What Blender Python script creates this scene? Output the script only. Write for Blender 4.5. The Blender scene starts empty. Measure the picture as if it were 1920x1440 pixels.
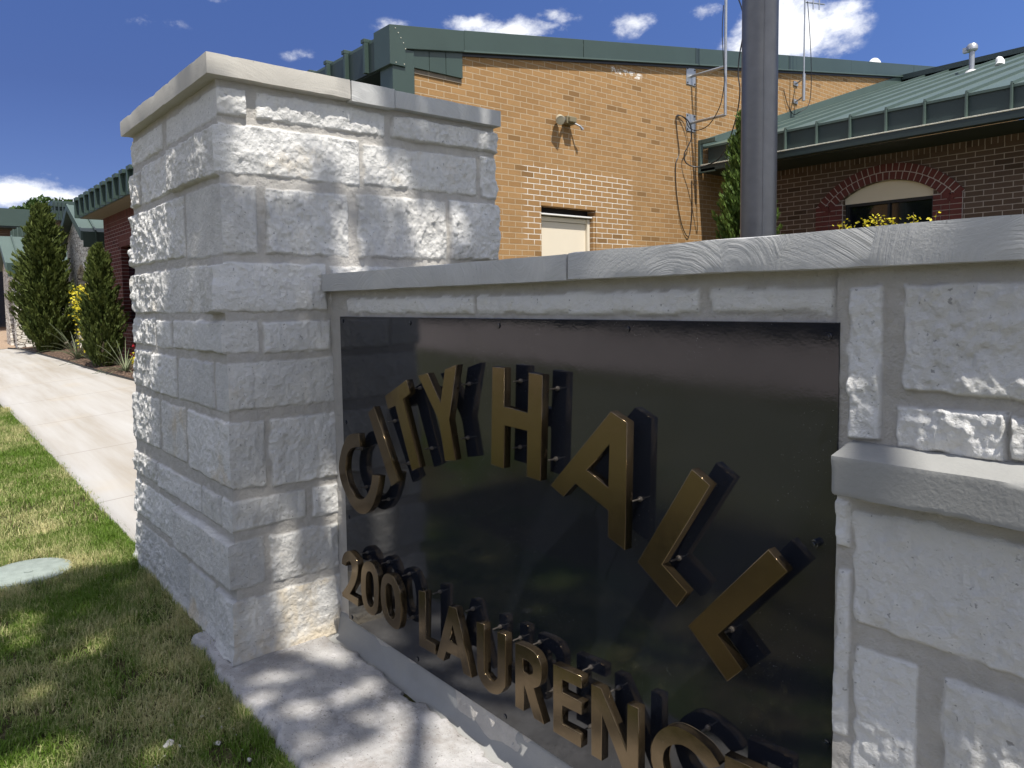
import bpy, bmesh, math, random
import numpy as np
from mathutils import Vector, Matrix
R = math.radians
random.seed(7)
rng = np.random.default_rng(7)
C = bpy.context.scene.collection

# ------------------------------------------------------------------ helpers
def link(name, me, mat=None, parent=None, smooth=False):
    o = bpy.data.objects.new(name, me); C.objects.link(o)
    if mat is not None:
        for m in (mat if isinstance(mat, (list, tuple)) else [mat]): me.materials.append(m)
    if smooth and len(me.polygons):
        me.polygons.foreach_set('use_smooth', np.ones(len(me.polygons), bool))
    if parent is not None: o.parent = parent
    return o
def tag(o, label=None, cat=None, group=None, kind=None):
    if label: o['label'] = label
    if cat: o['category'] = cat
    if group: o['group'] = group
    if kind: o['kind'] = kind
    return o
def empty(name, label, cat, group=None):
    o = bpy.data.objects.new(name, None); C.objects.link(o); o.empty_display_size = .2
    return tag(o, label, cat, group)
def np_mesh(name, co, faces, attrs=None):
    """co Nx3, faces Mx4 or Mx3 (numpy), attrs: dict name -> N floats"""
    co = np.ascontiguousarray(co, np.float32); faces = np.ascontiguousarray(faces, np.int32)
    k = faces.shape[1]; me = bpy.data.meshes.new(name)
    me.vertices.add(len(co)); me.vertices.foreach_set('co', co.ravel())
    me.loops.add(faces.size); me.loops.foreach_set('vertex_index', faces.ravel())
    me.polygons.add(len(faces)); me.polygons.foreach_set('loop_start', np.arange(0, faces.size, k, dtype=np.int32))
    me.update(calc_edges=True)
    for n, a in (attrs or {}).items():
        at = me.attributes.new(n, 'FLOAT', 'POINT'); at.data.foreach_set('value', np.ascontiguousarray(a, np.float32).ravel())
    return me
class MB:
    """collects simple solids into one mesh"""
    def __init__(s): s.bm = bmesh.new()
    def box(s, x0, x1, y0, y1, z0, z1):
        v = [s.bm.verts.new(p) for p in ((x0,y0,z0),(x1,y0,z0),(x1,y1,z0),(x0,y1,z0),(x0,y0,z1),(x1,y0,z1),(x1,y1,z1),(x0,y1,z1))]
        for f in ((3,2,1,0),(4,5,6,7),(0,1,5,4),(1,2,6,5),(2,3,7,6),(3,0,4,7)): s.bm.faces.new([v[i] for i in f])
        return s
    def prism(s, pts, d):
        """closed polygon pts (3D list) extruded by vector d"""
        a = [s.bm.verts.new(p) for p in pts]; b = [s.bm.verts.new((p[0]+d[0],p[1]+d[1],p[2]+d[2])) for p in pts]
        s.bm.faces.new(a[::-1]); s.bm.faces.new(b); n = len(pts)
        for i in range(n): s.bm.faces.new((a[i],a[(i+1)%n],b[(i+1)%n],b[i]))
        return s
    def tube(s, pts, r, n=10, cap=True):
        pts = [Vector(p) for p in pts]; rs = r if isinstance(r,(list,tuple)) else [r]*len(pts); rings = []
        up = None
        for i, p in enumerate(pts):
            t = (pts[min(i+1,len(pts)-1)]-pts[max(i-1,0)]).normalized()
            if up is None: up = t.orthogonal().normalized()
            up = (up - t*up.dot(t)).normalized(); w = t.cross(up)
            rings.append([s.bm.verts.new(p+(up*math.cos(2*math.pi*k/n)+w*math.sin(2*math.pi*k/n))*rs[i]) for k in range(n)])
        for a, b in zip(rings, rings[1:]):
            for k in range(n): s.bm.faces.new((a[k],a[(k+1)%n],b[(k+1)%n],b[k]))
        if cap: s.bm.faces.new(rings[0][::-1]); s.bm.faces.new(rings[-1])
        return s
    def each(s, name, mat, parent=None, bevel=0, seg=1):
        """every loose piece becomes an object of its own"""
        bm = s.bm; bm.verts.index_update(); seen = set(); out = []
        for v0 in bm.verts:
            if v0 in seen: continue
            st = [v0]; seen.add(v0); comp = []
            while st:
                v = st.pop(); comp.append(v)
                for e in v.link_edges:
                    o = e.other_vert(v)
                    if o not in seen: seen.add(o); st.append(o)
            m = MB(); mp = {v: m.bm.verts.new(v.co) for v in comp}
            for f in {f for v in comp for f in v.link_faces}: m.bm.faces.new([mp[v] for v in f.verts])
            out.append(m.build(name, mat, parent, bevel=bevel, seg=seg))
        bm.free(); return out
    def build(s, name, mat, parent=None, bevel=0, smooth=False, seg=2):
        bmesh.ops.recalc_face_normals(s.bm, faces=s.bm.faces[:])
        me = bpy.data.meshes.new(name); s.bm.to_mesh(me); s.bm.free()
        o = link(name, me, mat, parent)
        if smooth:
            me.polygons.foreach_set('use_smooth', np.ones(len(me.polygons), bool))
            try: me.set_sharp_from_angle(angle=R(40))
            except Exception: pass
        if bevel:
            b = o.modifiers.new('b','BEVEL'); b.width = bevel; b.segments = seg; b.limit_method = 'ANGLE'; b.angle_limit = R(35)
        return o

# numpy value/gradient noise -------------------------------------------------
def _h(ix, iy, iz, seed):
    n = (ix.astype(np.int64)*374761393 + iy.astype(np.int64)*668265263 + iz.astype(np.int64)*2147483647 + seed*974711) & 0xffffffff
    n = ((n ^ (n >> 13)) * 1274126177) & 0xffffffff
    n = ((n ^ (n >> 16)) * 2246822519) & 0xffffffff
    return (n & 0xffffff) / float(0xffffff)
def noise3(x, y, z, seed=0):
    x0, y0, z0 = np.floor(x), np.floor(y), np.floor(z)
    fx, fy, fz = x-x0, y-y0, z-z0
    fx, fy, fz = [f*f*f*(f*(f*6-15)+10) for f in (fx, fy, fz)]
    r = 0
    for i in (0,1):
        for j in (0,1):
            for k in (0,1):
                r = r + _h(x0+i, y0+j, z0+k, seed)*(fx if i else 1-fx)*(fy if j else 1-fy)*(fz if k else 1-fz)
    return r*2-1
def fbm(x, y, z, seed=0, octv=4, gain=.5):
    a, s, r = 1., 1., 0
    for o in range(octv):
        r = r + a*noise3(x*s, y*s, z*s, seed+o*17); a *= gain; s *= 2.03
    return r

# materials -------------------------------------------------------------------
class NT:
    def __init__(s, name):
        s.m = bpy.data.materials.new(name); s.m.use_nodes = True; s.t = s.m.node_tree
        s.b = s.t.nodes['Principled BSDF']
    def n(s, typ, **kw):
        nd = s.t.nodes.new(typ)
        for k, v in kw.items():
            if k.startswith('i_'): nd.inputs[k[2:].replace('_',' ')].default_value = v
            else: setattr(nd, k, v)
        return nd
    def l(s, a, b): s.t.links.new(a, b)
    def pos(s): return s.n('ShaderNodeNewGeometry').outputs['Position']
    def noise(s, scale, detail=4, rough=.55, vec=None, stretch=None):
        v = vec or s.pos()
        if stretch:
            mp = s.n('ShaderNodeMapping'); mp.inputs['Scale'].default_value = stretch; s.l(v, mp.inputs[0]); v = mp.outputs[0]
        nd = s.n('ShaderNodeTexNoise'); nd.inputs['Scale'].default_value = scale; nd.inputs['Detail'].default_value = detail; nd.inputs['Roughness'].default_value = rough
        s.l(v, nd.inputs['Vector']); return nd.outputs['Fac']
    def ramp(s, fac, stops):
        nd = s.n('ShaderNodeValToRGB'); e = nd.color_ramp.elements
        while len(e) < len(stops): e.new(.5)
        for q, (p, c) in zip(e, stops):
            q.position = p; q.color = (*c, 1) if len(c) == 3 else c
        s.l(fac, nd.inputs[0]); return nd.outputs[0]
    def mix(s, fac, a, b, mode='MIX'):
        nd = s.n('ShaderNodeMix', data_type='RGBA', blend_type=mode)
        for sock, v in ((nd.inputs[0], fac), (nd.inputs[6], a), (nd.inputs[7], b)):
            if hasattr(v, 'links'): s.l(v, sock)
            elif isinstance(v, (int, float)): sock.default_value = v
            else: sock.default_value = (*v, 1)
        return nd.outputs[2]
    def math(s, op, a, b=None, c=None, clamp=False):
        nd = s.n('ShaderNodeMath', operation=op); nd.use_clamp = clamp
        for sock, v in zip(nd.inputs, (a, b, c)):
            if v is None: continue
            if hasattr(v, 'links'): s.l(v, sock)
            else: sock.default_value = v
        return nd.outputs[0]
    def mr(s, v, a, b, c=0., d=1., smooth=True):
        nd = s.n('ShaderNodeMapRange'); nd.interpolation_type = 'SMOOTHSTEP' if smooth else 'LINEAR'
        s.l(v, nd.inputs[0])
        for i, q in zip((1,2,3,4), (a,b,c,d)): nd.inputs[i].default_value = q
        return nd.outputs[0]
    def attr(s, name): return s.n('ShaderNodeAttribute', attribute_name=name).outputs['Fac']
    def xyz(s):
        nd = s.n('ShaderNodeSeparateXYZ'); s.l(s.pos(), nd.inputs[0]); return nd.outputs
    def comb(s, x, y, z=0.):
        nd = s.n('ShaderNodeCombineXYZ')
        for sock, v in zip(nd.inputs, (x,y,z)):
            if hasattr(v, 'links'): s.l(v, sock)
            else: sock.default_value = v
        return nd.outputs[0]
    def bump(s, *hs):
        prev = None
        for h, dist, st in hs:
            nd = s.n('ShaderNodeBump'); nd.inputs['Distance'].default_value = dist; nd.inputs['Strength'].default_value = st
            s.l(h, nd.inputs['Height'])
            if prev is not None: s.l(prev, nd.inputs['Normal'])
            prev = nd.outputs[0]
        s.l(prev, s.b.inputs['Normal'])
    def fin(s, col=None, rough=None, metal=None, **kw):
        for key, v in (('Base Color', col), ('Roughness', rough), ('Metallic', metal), *[(k.replace('_',' '), v) for k, v in kw.items()]):
            if v is None: continue
            if hasattr(v, 'links'): s.l(v, s.b.inputs[key])
            elif isinstance(v, tuple): s.b.inputs[key].default_value = (*v, 1)
            else: s.b.inputs[key].default_value = v
        return s.m

def m_plain(name, col, rough=.5, metal=0., var=.12, sc=6., bump=0., spec=None):
    t = NT(name); nz = t.noise(sc, 4)
    c = t.mix(nz, tuple(c*(1-var) for c in col), tuple(min(1,c*(1+var)) for c in col))
    if bump: t.bump((t.noise(sc*12, 5), bump, .6))
    kw = {}
    if spec is not None: kw['Specular_IOR_Level'] = spec
    return t.fin(c, rough, metal, **kw)

def m_limestone():
    t = NT('rough_limestone')
    mort, tone, warm = t.attr('mort'), t.attr('tone'), t.attr('warm')
    n1, n2, n3 = t.noise(7, 6, .62), t.noise(38, 5, .6), t.noise(140, 4, .6)
    c = t.ramp(n1, [(.25, (.50,.485,.455)), (.5, (.67,.655,.615)), (.75, (.78,.76,.71))])
    c = t.mix(t.mr(n2, .25, .75, .0, .35), c, (.36,.36,.35))
    c = t.mix(tone, c, (.77,.765,.745))
    c = t.mix(t.math('MULTIPLY', t.mr(warm, -.45, -.2, 1., 0.), .4), c, (.47,.475,.48))
    st = t.mr(t.math('ADD', t.noise(4.5, 5, .65), t.math('MULTIPLY', warm, .5)), .62, .86)
    c = t.mix(t.math('MULTIPLY', st, .55), c, (.60,.47,.27))
    pits = t.mr(t.noise(75, 3, .5), .66, .72)
    c = t.mix(t.math('MULTIPLY', pits, .55), c, (.13,.125,.12))
    mc = t.mix(t.noise(22, 5), (.41,.39,.36), (.58,.555,.51))
    c = t.mix(mort, c, mc)
    n4 = t.noise(62, 8, .72)
    vo = t.n('ShaderNodeTexVoronoi'); vo.inputs['Scale'].default_value = 42; wv = t.n('ShaderNodeVectorMath', operation='MULTIPLY_ADD')
    nzv = t.n('ShaderNodeTexNoise'); nzv.inputs['Scale'].default_value = 30; nzv.inputs['Detail'].default_value = 3; t.l(t.pos(), nzv.inputs['Vector']); t.l(nzv.outputs['Color'], wv.inputs[0]); wv.inputs[1].default_value = (.03,.03,.03); t.l(t.pos(), wv.inputs[2]); t.l(wv.outputs[0], vo.inputs['Vector'])
    fac = t.math('MULTIPLY', vo.outputs['Distance'], t.math('SUBTRACT', 1., mort))
    t.bump((n2, .007, .5), (fac, .010, .3), (n4, .012, .8), (n3, .0025, .8))
    return t.fin(c, .93, Specular_IOR_Level=.2)
def m_trowel(name, base, hi, arcs=1.0, bands=True):
    """hand trowelled concrete: families of arcs inside irregular cells"""
    t = NT(name); x, y, z = t.xyz(); p = t.pos()
    v = t.comb(x, t.math('MULTIPLY', y, .8), z)
    vo = t.n('ShaderNodeTexVoronoi'); vo.inputs['Scale'].default_value = 5.2; t.l(v, vo.inputs['Vector'])
    off = t.n('ShaderNodeVectorMath', operation='MULTIPLY_ADD'); t.l(vo.outputs['Color'], off.inputs[0]); off.inputs[1].default_value = (.5,.5,.5); off.inputs[2].default_value = (-.25,-.25,-.42)
    ad = t.n('ShaderNodeVectorMath', operation='ADD'); t.l(vo.outputs['Position'], ad.inputs[0]); t.l(off.outputs[0], ad.inputs[1])
    ds = t.n('ShaderNodeVectorMath', operation='DISTANCE'); t.l(v, ds.inputs[0]); t.l(ad.outputs[0], ds.inputs[1])
    rr = t.math('ADD', ds.outputs['Value'], t.math('MULTIPLY', t.noise(9, 3), .012))
    h = t.noise(1.0, 3, .75, vec=t.comb(t.math('MULTIPLY', rr, 150.0), vo.outputs['Distance'], 0.))
    amp = t.mr(t.noise(6, 2), .38, .58, .2, .85)
    hh = t.math('MULTIPLY', h, t.math('MULTIPLY', amp, arcs))
    c = t.mix(t.noise(3.5, 5, .6), base, hi)
    c = t.mix(t.mr(h, .35, .7, 0., .28), c, hi)
    c = t.mix(t.math('MULTIPLY', t.mr(t.noise(120, 3), .68, .75), .5), c, (.12,.12,.115))
    t.bump((hh, .006, .8), (t.noise(170, 4), .0012, .7))
    return t.fin(c, .85, Specular_IOR_Level=.25)
def m_slab():
    t = NT('worn_concrete')
    c = t.ramp(t.noise(3.2, 6, .65), [(.3,(.27,.26,.25)),(.5,(.385,.375,.365)),(.72,(.50,.49,.475))])
    c = t.mix(t.mr(t.noise(11, 6, .75), .5, .62, 0., .7), c, (.50,.485,.48))
    c = t.mix(t.mr(t.noise(2.1, 5, .7), .52, .62, 0., .45), c, (.24,.21,.18))
    c = t.mix(t.math('MULTIPLY', t.mr(t.noise(110, 3, .5), .63, .69), .6), c, (.10,.092,.085))
    c = t.mix(t.math('MULTIPLY', t.mr(t.noise(260, 2, .5), .63, .7), .5), c, (.16,.11,.07))
    t.bump((t.noise(14, 6, .65), .012, .7), (t.noise(130, 5, .7), .0035, .9))
    return t.fin(c, .95, Specular_IOR_Level=.15)
def m_path():
    t = NT('broom_concrete'); x, y, z = t.xyz()
    st = t.noise(1.0, 5, .6, stretch=(.25, 3.2, 1))
    c = t.ramp(st, [(.3,(.31,.275,.225)),(.55,(.40,.38,.35)),(.75,(.455,.445,.425))])
    c = t.mix(t.mr(t.noise(1.1, 3), .55, .75, 0., .5), c, (.42,.37,.30))
    jx = t.math('PINGPONG', t.math('ADD', x, .35), .92)
    j = t.mr(jx, .004, .012, .6, 0.)
    c = t.mix(j, c, (.2,.18,.15))
    t.bump((t.noise(55, 3, .6, stretch=(.3,4,1)), .003, .7))
    return t.fin(c, .9, Specular_IOR_Level=.2)
def m_plaza():
    t = NT('exposed_aggregate')
    c = t.ramp(t.noise(60, 3, .8), [(.3,(.16,.10,.065)),(.5,(.33,.23,.15)),(.7,(.46,.37,.28))])
    return t.fin(c, .9)

def m_brick(name, axis, c1, c2, mort, off=(0,0), soldier=False, fresh=None, w=.203, h=.0677, dark=.25, ms=.0105):
    t = NT(name); X, Y, Z = t.xyz(); u = Y if axis == 'y' else X
    u = t.math('ADD', u, off[0]); v = t.math('ADD', Z, off[1])
    wob = t.math('MULTIPLY', t.math('SUBTRACT', t.noise(14, 2), .5), .006)
    v = t.math('ADD', v, wob)
    vec = t.comb(v, u) if soldier else t.comb(u, v)
    b = t.n('ShaderNodeTexBrick'); b.offset = 0 if soldier else .5; t.l(vec, b.inputs['Vector'])
    for k, q in (('Scale',1.),('Mortar Size',ms*.5),('Mortar Smooth',.12),('Bias',0.),('Brick Width',w),('Row Height',h)): b.inputs[k].default_value = q
    b.inputs['Color1'].default_value = (0,0,0,1); b.inputs['Color2'].default_value = (1,1,1,1); b.inputs['Mortar'].default_value = (.5,.5,.5,1)
    fac = b.outputs['Fac']; sep = t.n('ShaderNodeSeparateColor'); t.l(b.outputs['Color'], sep.inputs[0]); rnd = sep.outputs[0]
    c = t.mix(rnd, c1, c2)
    c = t.mix(t.mr(t.noise(85, 3, .7), .35, .7, 0., .4), c, tuple(q*.72 for q in c1))
    c = t.mix(t.mr(rnd, .955, .965), c, tuple(q*.72 for q in c1))
    c = t.mix(t.mr(rnd, .0, .06, .35, 0.), c, tuple(min(1, q*1.35) for q in c2))
    mc = mort
    if fresh:
        y0, y1, z0, z1, fc = fresh
        f = t.math('MULTIPLY', t.math('MULTIPLY', t.mr(Y, y0-.06, y0+.03), t.mr(Y, y1-.03, y1+.06, 1., 0.)), t.math('MULTIPLY', t.mr(Z, z0-.03, z0+.03), t.mr(Z, z1-.02, z1+.04, 1., 0.)))
        mc = t.mix(f, mort, fc)
        wp = t.math('MULTIPLY', t.math('MULTIPLY', t.mr(Y, 7.55, 7.62), t.mr(Y, 8.15, 8.25, 1., 0.)), t.math('MULTIPLY', t.mr(Z, 4.5, 4.53), t.mr(Z, 4.57, 4.61, 1., 0.)))
        wp = t.math('MULTIPLY', wp, t.mr(t.noise(13, 5, .7), .47, .56))
        c = t.mix(wp, c, (.85,.82,.76))
    mc2 = t.mix(t.noise(5, 4), mc, tuple(q*.8 for q in mort)) if not fresh else mc
    c = t.mix(fac, c, mc2)
    c = t.mix(t.mr(t.noise(1.3, 4), .45, .75, 0., .22), c, tuple(q*.6 for q in c1))
    inv = t.math('SUBTRACT', 1., fac)
    t.bump((inv, .011, 1.), (t.noise(160, 4, .7), .003, .8))
    return t.fin(c, .9, Specular_IOR_Level=.2)

def m_gloss_black():
    t = NT('gloss_black_enamel')
    n = t.noise(150, 2, .5); lo = t.noise(16, 3, .5)
    t.bump((lo, .0005, .3), (n, .00014, .3))
    dust = t.mr(t.noise(420, 2, .5), .745, .765)
    dust = t.math('MULTIPLY', dust, t.mr(t.noise(3.5, 2), .48, .60))
    c = t.mix(dust, (.012,.014,.020), (.45,.45,.45))
    r = t.math('ADD', t.mr(t.noise(5, 4), .3, .7, .05, .10), t.math('MULTIPLY', dust, .5))
    return t.fin(c, r, 0., IOR=1.62)
def m_bronze():
    t = NT('bronze_paint')
    dust = t.math('MULTIPLY', t.mr(t.noise(330, 2, .5), .735, .76), t.mr(t.noise(6, 2), .45, .6))
    c = t.mix(t.noise(9, 4), (.145,.105,.060), (.19,.142,.088))
    c = t.mix(dust, c, (.5,.47,.42))
    t.bump((t.noise(700, 2, .5), .00018, .5), (t.noise(30, 2), .0006, .3))
    return t.fin(c, t.mr(t.noise(40, 3), .3, .7, .12, .20), .9)
def m_steel(name='galvanised_steel', col=(.42,.43,.44), rough=.42):
    t = NT(name)
    c = t.mix(t.noise(25, 4), tuple(q*.8 for q in col), tuple(q*1.15 for q in col))
    return t.fin(c, rough, .75)
def m_leaf(name, c1, c2, rough=.6, trans=.25):
    t = NT(name); a = t.attr('tone')
    c = t.mix(a, c1, c2)
    tr = t.n('ShaderNodeBsdfTranslucent'); t.l(c, tr.inputs['Color'])
    mx = t.n('ShaderNodeMixShader'); mx.inputs[0].default_value = trans
    t.fin(c, rough, 0., Specular_IOR_Level=.25)
    t.l(t.b.outputs[0], mx.inputs[1]); t.l(tr.outputs[0], mx.inputs[2])
    t.l(mx.outputs[0], t.t.nodes['Material Output'].inputs['Surface'])
    return t.m
def m_soil():
    t = NT('dry_turf_soil')
    c = t.ramp(t.noise(30, 6, .7), [(.3,(.03,.028,.014)),(.5,(.07,.062,.03)),(.7,(.17,.14,.085))])
    c = t.mix(t.mr(t.noise(.9, 5, .6), .5, .62), c, (.06,.085,.02))
    X_, Y_, Z_ = t.xyz()
    c = t.mix(t.mr(Y_, -2.2, -1.2, 1., 0.), c, t.mix(t.noise(1.2, 5, .6), (.085,.095,.048), (.17,.165,.095)))
    t.bump((t.noise(70, 5, .7), .01, .8))
    return t.fin(c, .95, Specular_IOR_Level=.1)
def m_rib_metal(name, col, rough=.42):
    t = NT(name)
    c = t.mix(t.noise(2.2, 4), tuple(q*.85 for q in col), tuple(q*1.15 for q in col))
    c = t.mix(t.mr(t.noise(40, 4, .7), .6, .8, 0., .25), c, tuple(q*1.7 for q in col))
    return t.fin(c, rough, .0, Specular_IOR_Level=.5)

M = {}
M['lime'] = m_limestone()
M['cap'] = m_trowel('trowelled_grey_concrete', (.36,.362,.356), (.57,.57,.555))
M['cap2'] = m_trowel('cast_concrete', (.40,.375,.33), (.57,.545,.49), arcs=.35)
M['ledge'] = m_plain('smooth_cast_stone', (.30,.30,.287), .85, var=.14, sc=9, bump=.0018, spec=.2)
M['slab'] = m_slab(); M['path'] = m_path(); M['plaza'] = m_plaza(); M['soil'] = m_soil()
M['enamel'] = m_gloss_black(); M['bronze'] = m_bronze(); M['steel'] = m_steel(); M['stud'] = m_steel('bolt_steel', (.17,.15,.13), .35)
M['green'] = m_rib_metal('green_roof_metal', (.040,.066,.055)); M['roofgreen'] = m_rib_metal('pale_green_metal', (.068,.102,.088), .5)  # second one: lighter tone of the green roof metal
M['dgreen'] = m_plain('dark_green_metal', (.022,.038,.038), .5)
M['cream'] = m_plain('cream_paint', (.74,.66,.52), .5, var=.04)
M['dark'] = m_plain('shade_black', (.012,.012,.015), .4); M['glass'] = m_plain('dark_window_glass', (.006,.007,.012), .06, spec=.8)  # first one: flat black standing in for shade under lintel and eave
M['soffit'] = m_plain('soffit_board', (.20,.165,.12), .8)
M['putty'] = m_plain('pale_sealant', (.62,.60,.50), .8, bump=.01)
M['pole'] = m_steel('weathered_aluminium_pole', (.195,.19,.183), .45)
M['black'] = m_plain('black_rubber', (.012,.012,.013), .5)
M['white'] = m_plain('white_vent_paint', (.82,.81,.78), .5, var=.05)
M['bark'] = m_plain('grey_brown_bark', (.10,.075,.055), .9, sc=20, bump=.01)
M['lid'] = m_plain('grey_green_lid', (.27,.31,.28), .95, var=.3, sc=22, bump=.006, spec=.1)
M['tan'] = m_brick('tan_brick', 'y', (.325,.185,.076), (.405,.24,.104), (.50,.385,.25), off=(.02,-.020), fresh=(6.02,7.98,2.2,3.15,(.78,.72,.62)))
M['brown'] = m_brick('brown_brick', 'x', (.105,.072,.055), (.15,.105,.082), (.46,.40,.36), off=(0.,-.055))
M['brownsold'] = m_brick('brown_soldier_brick', 'x', (.105,.072,.055), (.15,.105,.082), (.46,.40,.36), off=(0.,-.078), soldier=True, w=.2, h=.0677)
M['redbrick'] = m_brick('red_brick', 'x', (.085,.022,.018), (.14,.038,.03), (.34,.27,.25))
M['redsold'] = m_brick('red_soldier_brick', 'x', (.10,.03,.024), (.15,.045,.034), (.24,.15,.13), off=(0,-.078), soldier=True)
M['arch'] = m_plain('dark_red_arch_brick', (.13,.034,.030), .85, var=.35, sc=11, bump=.004)
M['mortar'] = m_plain('arch_mortar', (.56,.50,.47), .95, bump=.004)
M['rubble'] = None
def m_rubble():
    t = NT('pale_rubble_stone'); v = t.pos()
    mp = t.n('ShaderNodeMapping'); mp.inputs['Scale'].default_value = (7.,7.,15.); t.l(v, mp.inputs[0])
    ad = t.n('ShaderNodeVectorMath', operation='ADD'); nz = t.n('ShaderNodeTexNoise'); nz.inputs['Scale'].default_value = 3; t.l(mp.outputs[0], ad.inputs[0]); t.l(nz.outputs['Color'], ad.inputs[1])
    vo = t.n('ShaderNodeTexVoronoi', feature='DISTANCE_TO_EDGE'); vo.inputs['Scale'].default_value = 1.; t.l(ad.outputs[0], vo.inputs['Vector'])
    vc = t.n('ShaderNodeTexVoronoi'); vc.inputs['Scale'].default_value = 1.; t.l(ad.outputs[0], vc.inputs['Vector'])
    s = t.n('ShaderNodeSeparateColor'); t.l(vc.outputs['Color'], s.inputs[0])
    e = t.mr(vo.outputs['Distance'], .015, .07)
    c = t.mix(s.outputs[0], (.62,.56,.47), (.86,.82,.74))
    c = t.mix(e, (.24,.19,.15), c)
    t.bump((e, .06, 1.), (t.noise(30, 4), .01, .7))
    return t.fin(c, .9)
M['rubble'] = m_rubble()

def ground_z(x, y):
    return .028*np.clip(-x-3, 0, 22) + .07*np.clip(y-1, 0, 9)

# ------------------------------------------------------------------ stone height fields
def sstep(a, b, x):
    t = np.clip((x-a)/(b-a), 0, 1); return t*t*(3-2*t)
def heights(u, v, px, py, pz, stones, seed, rough=1.0):
    """u,v in-plane grids, p* world positions for the noise -> height, mortar mask, tone, warm"""
    n1 = noise3(px*11, py*11, pz*11, seed); n2 = noise3(px*38, py*38, pz*38, seed+1)
    wu = u + .0055*n1 + .0025*n2; wv = v + .0055*noise3(px*11, py*11, pz*11, seed+5) + .0025*noise3(px*38, py*38, pz*38, seed+6)
    h = .0020*fbm(px*30, py*30, pz*30, seed+9, 3); mort = np.ones_like(u); tone = np.zeros_like(u); warm = np.zeros_like(u)
    big = fbm(px*7, py*7, pz*7, seed+20, 3); mid = fbm(px*26, py*26, pz*18, seed+30, 3); fine = fbm(px*75, py*75, pz*55, seed+40, 2)
    rdg = 1-np.abs(noise3(px*33, py*33, pz*21, seed+50))*2
    rg = np.random.default_rng(seed)
    for st_ in stones:
        (a, b, c, d) = st_[:4]
        pr, bl, cr, to, wa = rg.uniform(.0035,.009), rg.uniform(.002,.006), rg.uniform(.6,1.25), rg.uniform(0,.7), rg.uniform(-.45,.25)
        if len(st_) > 4: wa = st_[4]; to = .2 if len(st_) < 6 else st_[5]
        tx, tz = rg.uniform(-.012,.012), rg.uniform(-.02,.02)
        m = (u > a-.03) & (u < b+.03) & (v > c-.03) & (v < d+.03)
        if not m.any(): continue
        U, V = wu[m], wv[m]
        du = np.minimum(U-a, b-U); dv = np.minimum(V-c, d-V); r = .006
        dd = np.where((du < r) & (dv < r), r-np.hypot(r-du, r-dv), np.minimum(du, dv)) + .0025*n2[m]
        s = sstep(0, .0065, dd)
        rgm = rough[m] if isinstance(rough, np.ndarray) else rough
        body = pr + bl*(1-np.exp(-np.maximum(dd, 0)/.045)) + rgm*cr*(.0055*big[m] + .0042*mid[m] + .0030*fine[m] + .0030*np.maximum(rdg[m], -.4))
        body += tx*(u[m]-(a+b)/2) + tz*(v[m]-(c+d)/2)
        hh = s*np.maximum(body, .003)
        h[m] = np.where(s > 0, np.maximum(h[m]*(1-s), 0)+hh, h[m])
        mk = 1-sstep(-.002, .004, dd + .004*n1[m])
        mort[m] = np.minimum(mort[m], mk); tone[m] = np.where(dd > 0, to, tone[m]); warm[m] = np.where(dd > 0, wa, warm[m])
    return h, mort, tone, warm
def grid_faces(nu, nv, off=0):
    i = np.arange(nu-1); j = np.arange(nv-1); I, J = np.meshgrid(i, j, indexing='ij')
    a = I*nv+J; return np.stack([a, a+nv, a+nv+1, a+1], -1).reshape(-1, 4)+off
def patch(u0, u1, v0, v1, res, y, stones, seed, rough=1., extra=None):
    """a sheet facing -Y at plane y, u = world x, v = world z"""
    us = np.linspace(u0, u1, max(2, int((u1-u0)/res))); vs = np.linspace(v0, v1, max(2, int((v1-v0)/res)))
    U, V = np.meshgrid(us, vs, indexing='ij'); Yp = np.full_like(U, y)
    h, mo, to, wa = heights(U, V, U, Yp, V, stones, seed, rough)
    if extra is not None: h = h+extra(U, V)
    co = np.stack([U, Yp-h, V], -1).reshape(-1, 3)
    return co, grid_faces(len(us), len(vs)), (mo.ravel(), to.ravel(), wa.ravel())
def merge(parts):
    co, fa, at, off = [], [], [[], [], []], 0
    for c, f, a in parts:
        co.append(c); fa.append(f+off); off += len(c)
        for k in range(3): at[k].append(a[k])
    return np.concatenate(co), np.concatenate(fa), [np.concatenate(q) for q in at]

X0, Y0, YB, ZT = -2.967, 1.038, 2.44, 2.392
W0 = 1.45
def wid(z): return 1.62-.150*z
Rst = [[-1,.113,2.252,2.361],[.152,.757,2.253,2.362],[.79,9,2.255,2.36],[-1,.623,2.027,2.223],[.64,1.281,2.032,2.216],[1.304,9,2.022,2.234],
 [-1,.144,1.705,1.986],[.18,.557,1.71,1.98],[.601,1.088,1.707,1.991],[1.106,9,1.711,2.0],[-1,.443,1.474,1.674],[.463,.95,1.467,1.667],[.98,9,1.47,1.67],
 [-1,.132,1.309,1.437],[.149,.456,1.302,1.432],[.49,.9,1.302,1.432],[.93,9,1.302,1.432],[-1,.468,1.073,1.27],[.5,1.,1.07,1.27],[1.03,9,1.07,1.27],
 [-1,.142,.749,1.026],[.163,.469,.737,1.023],[.5,9,.74,1.02],[-1,.313,.58,.704],[.342,.481,.575,.705],[.52,9,.57,.70],
 [-1,.122,.338,.537],[.152,.464,.327,.53],[.5,9,.33,.53],[-1,.485,.027,.291,.45],[.5,9,.03,.29]]
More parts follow.
